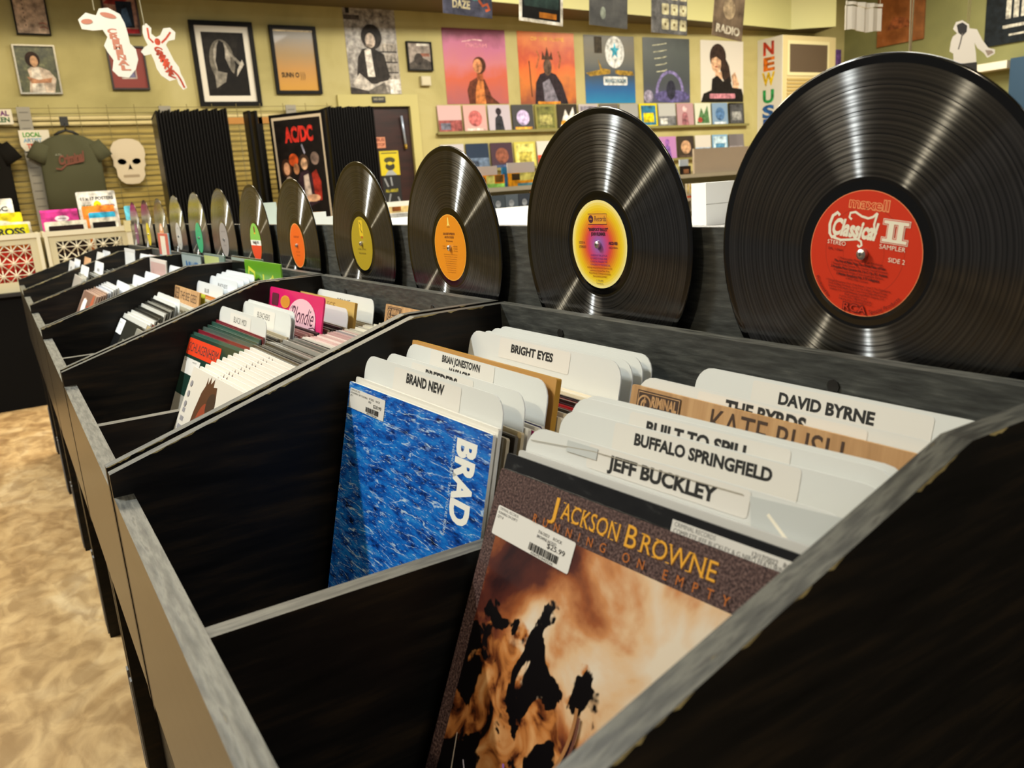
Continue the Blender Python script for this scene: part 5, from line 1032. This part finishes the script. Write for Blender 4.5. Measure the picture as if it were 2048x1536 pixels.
def whitebox(x0, x1, z1, y, hexc, label): card(x0, x1, .74, z1, y, F('d8d0bc'), label, lambda a: a.rrect(.09, .91, .3, .93, .02, F(hexc)), 'framed_print', -4, .012, 'framed print')
whitebox(-.325, -.085, 1.125, 5.27, '241512', 'white edged print with a dark maroon face in the crate'); whitebox(-.065, .10, 1.13, 5.30, '17110e', 'white edged print with a black face in the crate')
card(-.33, -.115, .74, 1.205, 5.36, F('b03078'), 'magenta card with a white cloud shaped tab', lambda a: (a.ell(.55, .875, .19, .04, F('d0c4c8')), a.rect(.44, .66, .868, .882, F('7a6a70')), a.rect(0, 1, .965, 1, F('c8388a'))))
card(-.055, .105, .74, 1.17, 5.36, F('2a94b8'), 'bright blue card with a white oval tab', lambda a: a.ell(.62, .87, .24, .045, F('c8d4d4')))
card(-.085, .11, .74, 1.215, 5.40, F('d87a2a'), 'orange card behind the bright blue one')
card(-.10, .135, .74, 1.31, 5.44, F('cfccc4'), 'white sign with dark lettering and a yellow dot behind the orange card', lambda a: (a.text('11 x 17 POSTERS', .08, .90, .035, INK, 1, .86), a.text('MUSIC', .1, .815, .03, F('3a7a4a'), 1, .25), a.text('4 FOR $20', .62, .815, .028, F('3a2a4a'), 1, .32), a.ell(.5, .84, .1, .05, F('d8b80e')), a.text('AT', .47, .83, .02, INK, 1, .06)), 'paper_sign', -10, cat='sign')
card(.172, .215, .74, 1.2, 5.42, F('5ab0c8'), 'pale blue card at the crate corner')
k = M(); k.box(.118, .16, 5.13, 5.17, .722, 1.10, CRE); k.box(.113, .165, 5.125, 5.175, 1.03, 1.10, mat('d8cc9a', .4)); tag(k.build('corner_post'), 'cream upright post at the crate corner', 'post')

# ------------------------------------------------------------------ counter and racks behind the board
m = M(); m.prism([(.021, -1.2), (.72, -1.2), (.72, .7), (2.0, 3.0), (.021, 3.0)], lambda u, v, d: (u, v, d), .98, 1.04, mat('e6e6e0', .5)); m.prism([(.03, -1.1), (.62, -1.1), (.62, .72), (1.8, 2.9), (.03, 2.9)], lambda u, v, d: (u, v, d), 0, .98, mat('201d1a', .6))
tag(m.build('counter'), 'white topped counter running behind the record board', 'counter')
def stand_box(x0, x1, y, z0, z1, t, mt, label, name='card', cat='card', draw=None, rz=0, group=None):
    k = M(); w = x1-x0; k.box(-w/2, w/2, 0, t, 0, z1-z0, mt)
    if draw: draw(Art(k, lambda u, v, hh: (-w/2+u*w, -hh*3, v*(z1-z0))))
    return tag(k.build(name, loc=((x0+x1)/2, y, z0), rot=(0, 0, rz)), label, cat, group)
stand_box(.60, .70, .55, 1.0405, 1.124, .04, mat('e6e4de', .5), 'bright white carton on the counter beside the red labelled record', 'carton', 'box', lambda a: a.rect(0, 1, .49, .51, F('b5b2aa')))
stand_box(.12, .175, 2.0, 1.0405, 1.146, .01, mat('cfdcd2', .5), 'mint white card standing on the counter beyond the orange labelled record')
stand_box(.28, .335, 2.0, 1.0405, 1.105, .01, mat('e2e4e0', .5), 'white card on the counter past the olive labelled record'); stand_box(.335, .40, 2.0, 1.0405, 1.088, .01, mat('e2e4e0', .5), 'lower white card next to the taller one on the counter')
stand_box(.955, 1.13, 2.9, 1.0405, 1.112, .05, mat('ddd6c8', .5), 'white tray with an orange and yellow front on the counter', 'tray', 'tray', lambda a: (a.rect(0, 1, .3, .7, F('d8b878')), a.rect(.1, .35, .4, .68, F('8a4a1a')), a.rect(0, 1, 0, .25, F('b5b0a8'))))
def rack(x0, x1, y, label):
    o = empty('cd_rack', ((x0+x1)/2, y, 0)); tag(o, label, 'display rack'); w = (x1-x0)/2; G_ = mat('b0a690', .5)
    for nm, a0, a1, z0, z1 in (('base', .0, .5, 0, .62), ('shelf', 0, .32, .93, .955), ('shelf', .16, .42, 1.115, 1.145)):
        k = M(); k.box(-w, w, a0, a1, z0, z1, G_ if nm == 'shelf' else mat('5a5346', .6)); k.build(nm, o)
    k = M(); k.box(-w, w, .42, .46, .62, 1.17, mat('7d7650', .6)); k.build('back_panel', o)
    for xx in (-w-.02, w): k = M(); k.box(xx, xx+.02, 0, .46, .62, 1.17, mat('7a5a3a', .5)); k.build('end_panel', o)
rack(2.25, 3.7, 4.4, 'display rack of cards and discs seen between the amber and ringed label records')
rack(3.95, 6.4, 4.4, 'display rack seen between the ringed and red labelled records')
BY = 4.56
stand_box(2.38, 2.60, BY+.06, 1.146, 1.30, .01, mat('bdb8b0', .5), 'tall grey card on the rack beside the amber labelled record'); stand_box(2.69, 2.93, BY+.06, 1.146, 1.315, .01, mat('b8b4b2', .5), 'tall grey card partly behind the ringed label record')
stand_box(2.40, 2.62, BY, 1.146, 1.235, .02, F('d8801a'), 'orange case with a green foot and a dark head on the rack', 'disc_case', 'disc case', lambda a: (a.rect(.3, .62, .2, .95, F('c9c46a')), a.rect(.3, 1, 0, .3, F('8ac05a')), a.ell(.17, .6, .1, .3, F('2a1c14')), a.rect(.64, .95, .4, .95, F('6a4a1c'))))
stand_box(2.66, 2.90, BY, 1.146, 1.24, .02, F('d8901a'), 'orange case with a pale yellow field on the rack', 'disc_case', 'disc case', lambda a: (a.rect(.1, .4, .45, .95, F('3a2c18')), a.rect(.4, 1, .4, 1, F('d2c86a')), a.rect(.3, 1, 0, .2, F('5a8a94'))))
stand_box(2.62, 2.66, BY+.02, 1.146, 1.285, .02, F('2a6a94'), 'small blue tab between the two tall grey cards'); stand_box(2.345, 2.375, BY+.03, 1.146, 1.27, .02, F('d89a3a'), 'small orange tab at the tall grey card')
G_D = 'disc cases on the middle shelf of the rack'
for i, (c, l) in enumerate((('4a545c', 'slate'), ('5f6a74', 'blue grey'), ('3f4650', 'dark slate'))):
    x = 2.42+i*.112; stand_box(x, x+.106, 4.42, .9555, 1.09, .012, mat(c, .2, .5, .5), l+' disc case with a yellow price tag on the rack', 'disc_case', 'disc case', lambda a: (a.ell(.45, .55, .2, .18, F('a8b0b8')), a.rect(0, 1, 0, .22, F('d8d4c4')), a.rect(.1, .6, .03, .2, F('d8cc12'))), group=G_D)
stand_box(2.755, 2.79, 4.41, .9555, 1.10, .03, mat('6a341a', .5), 'narrow brown wooden block at the end of the disc cases', 'block', 'block'); stand_box(2.80, 2.90, 4.42, .9555, 1.09, .012, mat('7a2a20', .3), 'dark red disc case past the brown block', 'disc_case', 'disc case', lambda a: (a.rect(.4, 1, .3, .7, F('c83a3a')), a.rect(0, 1, 0, .22, F('ddd8c8'))), group=G_D)
stand_box(4.55, 5.35, BY+.03, 1.146, 1.352, .02, mat('b0a08c', .5), 'wide beige board standing on the rack near the red labelled record', 'board', 'board')
for x0, x1, z1, c, l in ((4.12, 4.33, 1.275, 'c2ccd8', 'pale blue card on the beige shelf'), (4.40, 4.50, 1.27, 'c8d0da', 'narrow pale blue card next to the beige board')): stand_box(x0, x1, BY+.05, 1.146, z1, .01, mat(c, .5), l)
for x0, x1, c, c2, l in ((4.06, 4.19, 'd2c860', '6a5a2a', 'yellow case at the shelf edge'), (4.22, 4.35, 'c9c48a', '2a7a94', 'cream and blue case on the beige shelf'), (4.36, 4.48, '2a2220', '9a6a4a', 'dark case with a tan face on the beige shelf')): stand_box(x0, x1, BY, 1.146, 1.215, .02, F(c), l, 'disc_case', 'disc case', lambda a: a.rect(.3, .8, .1, .6, F(c2)))
for i, (c, c2, c3) in enumerate((('b8aa98', '8a5a4a', 'c8402a'), ('c8bca0', 'd8b83a', 'c84a2a'))):
    x = 4.1+i*.19; stand_box(x, x+.15, 4.42, .9555, 1.07, .012, F(c), ('grey barred', 'gold flashed')[i]+' boxed set with a red band on the middle shelf', 'boxed_set', 'boxed set', lambda a: (a.rect(0, 1, 0, .14, F(c3)), [a.rect(.1+.2*j, .16+.2*j, .3, .95, F(c2)) for j in range(4)]))
for i in range(2): x = 4.12+i*.2; k = stand_box(x, x+.15, 4.405, .845, .925, .012, F('8a8474'), ('first', 'second')[i]+' teal windowed shelf ticket under the middle shelf', 'shelf_ticket', 'ticket', lambda a: (a.rect(.1, .45, .2, .8, F('2a6a74')), a.rect(.55, .9, .2, .8, F('2a6a74'))))
for i, (c, l) in enumerate((('b8442a', 'red'), ('a89a8a', 'taupe'), ('c0a090', 'rosy'), ('c9b8a0', 'cream'))): x = 4.1+i*.14; stand_box(x, x+.12, 4.42, .6205, .80, .03, F(c), l+' case on the bottom of the second rack', 'disc_case', 'disc case')

# ------------------------------------------------------------------ grille cabinet with the lettered panel
o = empty('grille_cabinet', (10.25, 8.16, 1.0)); tag(o, 'tall beige cabinet with a brown grille and rainbow letters down its white side', 'cabinet')
BG = mat('c9b886', .5); k = M(); k.box(-.595, .61, -.225, .2395, 0, 2.03, BG); k.build('cabinet_body', o)
k = M(); k.box(-.50, .45, -.2345, -.226, 1.47, 1.96, mat('d8cc9c', .45)); k.build('grille_frame', o)
k = M(); k.box(-.45, .40, -.2385, -.235, 1.52, 1.91, mat('4a3a2a', .6)); [k.box(-.45, .40, -.2405, -.239, 1.525+i*.0165, 1.532+i*.0165, mat('6a5844', .6)) for i in range(23)]; k.build('grille', o)
k = M(); [k.box(-.50, .5, -.236, -.226, 1.40-i*.05, 1.43-i*.05, mat('b59a5c', .5)) for i in range(7)]; k.build('louvre', o)
k = M(); k.box(-.604, -.596, -.225, .2395, .2, 2.03, mat('d8d4c8', .5)); a = Art(k, lambda u, v, hh: (-.604-hh*4, .2395-u, v))
for i, (c, col, z) in enumerate((('N', 'c0402a', 1.80), ('E', 'd06a1a', 1.58), ('W', 'd8b01a', 1.37), ('U', '2a8a4a', 1.12), ('S', '2a5a9a', .90), ('E', '2a4a8a', .70), ('D', '5a3a8a', .5))): a.text(c, .1, z, .17, F(col), 1, .22)
k.build('letter_panel', o)
# right wall pictures and shelf
def sidewall(y0, y1, z0, z1, mt, label, draw, name='poster', t=.03, cat='picture', x=11.7):
    k = M(); k.box(x-t, x-.001, y0, y1, z0, z1, mt); w, h = y1-y0, z1-z0
    if draw: draw(Art(k, lambda u, v, hh: (x-t-hh*5, y1-u*w, z0+v*h)))
    return tag(k.build(name), label, cat)
sidewall(7.02, 7.79, 2.88, 3.6, noise_mat('rust_print', [(.35, '6a3a1a'), (.6, '8a5028'), (.75, '9a6a4a')], (1, 1, 1), 5, 5, .3, coat=.5), 'square rusty brown picture on the side wall', lambda a: (a.ell(.5, .4, .12, .1, F('4a3a30')), a.poly([(.2, .3), (.35, .55), (.6, .5), (.8, .3)], F('7a4426'))), 'picture')
def a_night(a):
    W_ = F('a8a498')
    for i in range(5): a.rect(.25+.09*i, .31+.09*i, .4, .9, W_)
    a.rect(.22, .6, .25, .3, W_); a.rect(.3, .5, .12, .15, W_); a.poly([(.15, .8), (.4, .9), (.4, .95), (.15, .86)], W_)
sidewall(5.0, 6.11, 2.6, 3.4, F('151a1e'), 'dark picture with pale upright bars high on the side wall', a_night, 'picture')
k = M(); k.box(11.45, 11.699, 5.66, 6.6, 2.26, 2.36, mat('d0c8b4', .5)); tag(k.build('wall_shelf'), 'white shelf board on the side wall beyond the red labelled record', 'shelf')
k = M(); k.box(11.5, 11.699, 4.9, 5.64, 1.6, 2.38, mat('1c3a52', .5)); tag(k.build('blue_lit_panel'), 'dark blue box standing in for the blue-lit part of the side wall next to the white shelf', 'cabinet')  # blue light on this stretch of wall, put into the colour of a box

# ------------------------------------------------------------------ things hanging from the ceiling
def strings(o, pts, zt, r=.0022):
    k = M()
    for x, z, dx in pts: k.tube([(x, 0, z), (x+dx, 0, zt)], r, STRING, 5)
    k.build('string', o)
def hang_sleeve(x0, x1, y, z, mt, label, draw, roll=0):
    o = empty('hanging_sleeve', ((x0+x1)/2, y, z)); tag(o, label, 'record sleeve', 'sleeves hung from the ceiling'); w = x1-x0; h = .315
    k = M(); k.box(-w/2, w/2, 0, .005, 0, h, mt); draw(Art(k, lambda u, v, hh: (-w/2+u*w, -hh*3, v*h))); q = k.build('sleeve', o); q.rotation_euler = (0, R(roll), 0)
    strings(o, [(-.1, h-.005, .02), (.1, h-.005, -.02)], 4.29-z)
hang_sleeve(1.785, 2.11, 3.75, 2.12, F('4a4a58'), 'hanging slate sleeve with cream lettering and an orange squiggle', lambda a: (a.text('SCHOOL', .15, .3, .13, F('c9bc94'), 1, .45), a.text('DAZE', .18, .12, .13, F('c9bc94'), 1, .36), a.ell(.65, .33, .1, .06, F('5a8a84')), a.stroke([(.72, .3), (.8, .2), (.9, .24), (.94, .15), (.86, .12)], .05, F('c05a34'))), 3)
hang_sleeve(2.30, 2.62, 3.75, 2.10, F('d8d0bc'), 'hanging cream bordered sleeve with a night street picture', lambda a: (a.rect(.06, .94, .06, 1, F('14120e')), a.rect(.1, .9, .28, .5, F('2a3a34')), a.rect(.15, .6, .5, .56, F('c87a2a')), a.rect(.45, .85, .1, .2, F('a8641c')), a.rect(.1, .9, .75, .9, F('d8b05a'))), 4)
hang_sleeve(2.83, 3.14, 3.75, 2.10, noise_mat('charcoal_print', [(.3, '3a3a38'), (.7, '66655f')], nscale=8), 'hanging charcoal sleeve with a faint pale spot', lambda a: (a.ell(.35, .25, .07, .12, F('8a9080')), a.rect(.3, .55, .6, .68, F('8a8880'))), 3)
hang_sleeve(3.35, 3.67, 3.75, 2.075, F('6a6864'), 'hanging grey sleeve with cream square tiles', lambda a: ([a.rrect(.28+.25*i, .48+.25*i, .08+.3*j, .3+.3*j, .03, F('cfc49a')) for i in range(3) for j in range(3)], [a.ell(.38+.25*i, .19+.3*j, .03, .03, F('7a6a44'), 10) for i in range(3) for j in range(3)]), 2)
hang_sleeve(3.91, 4.21, 3.75, 2.065, noise_mat('umber_print', [(.3, '4a3a2c'), (.7, '9a8468')], nscale=9), 'hanging brown sleeve with pale letters along its foot', lambda a: (a.ell(.5, .62, .2, .22, F('b09a78')), a.text('RADIO', .1, .1, .16, F('d8ccb0'), 1, .8)), 7)
def papercut(name, loc, outline, mt, label, draw, st, cat='hanging cut-out', rz=0, t=.004):
    o = empty(name, loc, (0, 0, rz)); tag(o, label, cat); k = M(); k.prism(outline, lambda u, v, d: (u, d, v), 0, t, mt); draw(Art(k, lambda u, v, hh: (u, -hh*3, v))); k.build('cut_out', o); strings(o, st, 4.29-loc[2]); return o
PW_ = mat('e0d8c8', .5); RD = F('b84a34')
px2 = [(297,62),(303,58),(312,66),(312,76),(320,82),(328,78),(333,66),(345,64),(355,72),(354,85),(342,88),(338,95),(345,108),(352,122),(362,135),(365,146),(370,155),(377,172),(370,176),(362,166),(358,156),(345,160),(330,150),(322,138),(318,125),(312,112),(300,115),(294,108),(300,100),(306,96),(300,84),(297,74)]
px3 = [(166,42),(178,30),(195,34),(200,22),(215,20),(235,30),(243,45),(248,62),(252,80),(262,90),(266,108),(262,125),(250,140),(232,138),(222,128),(224,110),(214,96),(208,85),(214,70),(206,58),(190,60),(172,58)]
def upright(pts, c, k, sl): return [((x-c[0]-sl*(y-c[1]))*k, (c[1]-y)*k) for x, y in pts][::-1]
def redl(a):
    U = lambda *p: upright(p, (335, 118), .0021, .16)[::-1]
    a.ell(*U((323, 90))[0], .011, .013, RD); a.stroke(U((305, 66), (308, 84), (316, 92)), .007, RD); a.stroke(U((346, 72), (338, 84), (330, 92)), .007, RD)
    for i, t in enumerate('CRIMINAL'): a.text(t, *U((316+3.6*i, 106+6.2*i))[0], .02, RD, 1, .03, rot=R(-22))
    a.stroke(U((350, 140), (360, 150), (366, 160), (372, 172)), .007, RD)
papercut('paper_figure', (.10, 3.0, 1.735), upright(px2, (335, 118), .0021, .16), PW_, 'white paper dancer with red letters hanging on one string', redl, [(-.055, .12, -.085)])
def redl3(a):
    U = lambda *p: upright(p, (220, 80), .0021, .16)[::-1]; P_ = mat('c07a60', .5)
    for i, t in enumerate('CRIMINAL'): a.text(t, *U((214+3.2*i, 64+9*i))[0], .017, P_, 1, .034)
    a.ell(*U((180, 45))[0], .02, .009, P_, rot=.1); a.ell(*U((215, 33))[0], .028, .009, P_, rot=-.2)
papercut('paper_figure', (-.085, 3.0, 1.785), upright(px3, (220, 80), .0021, .16), PW_, 'white paper figure with faint red letters near the red framed pictures', redl3, [(-.04, .115, -.01)])
pxm = [(1918,42),(1930,40),(1942,50),(1943,58),(1957,62),(1967,85),(1978,102),(1990,107),(1990,115),(1976,122),(1970,112),(1958,100),(1952,88),(1955,110),(1957,160),(1915,160),(1912,105),(1905,100),(1908,80),(1912,70),(1920,65),(1912,55)]
def a_mano(a):
    U = lambda *p: upright(p, (1940, 90), .003, -.06)[::-1]; K = mat('1c1815', .5)
    a.poly(U((1919, 48), (1930, 44), (1939, 52), (1938, 64), (1930, 72), (1922, 64)), K); a.poly(U((1914, 128), (1957, 128), (1957, 160), (1915, 160)), K); a.stroke(U((1930, 66), (1926, 84), (1922, 98)), .008, mat('5a544c', .5)); a.poly(U((1972, 106), (1984, 108), (1988, 113), (1977, 118)), mat('8a7a6a', .5))
papercut('cut_out_man', (4.92, 2.5, 1.835), upright(pxm, (1940, 90), .003, -.06), mat('c9c3b6', .5), 'hanging paper cut-out of a dark haired man in a white shirt', a_mano, [(.0, .14, .03), (-.01, .14, .0)], rz=R(-60))
o = empty('hanging_banner', (5.25, 3.5, 2.11)); tag(o, 'small white hanging banner with a creased rim near the brown picture', 'banner'); k = M(); n = 12
for z0, z1, y_ in ((0, .17, 0), (.172, .2, -.006)):
    for i in range(n):
        u0, u1 = -.215+.43*i/n, -.215+.43*(i+1)/n; q = lambda i_: .008*math.sin(i_*1.9)
        k.prism([(u0, z0+.008*math.sin(i*.7)), (u1, z0+.008*math.sin((i+1)*.7)), (u1, z1), (u0, z1)], lambda u, v, d: (u, d+y_+q((u+.215)/.43*n), v), 0, .004, mat('d8d2c2', .6))
k.build('cloth', o); strings(o, [(-.2, .2, 0), (.2, .2, 0)], 4.29-2.11)
o = empty('hanging_string', (3.05, 1.7, 1.5)); tag(o, 'pair of pale strings hanging down behind the red labelled record', 'string'); strings(o, [(-.003, .0, -.06), (.003, 0, .06)], 2.79, .0035)
o = empty('hanging_string', (4.95, 2.1, 1.6)); tag(o, 'single pale cord hanging past the dark picture on the side wall', 'string'); strings(o, [(0, 0, .0)], 2.69, .006)
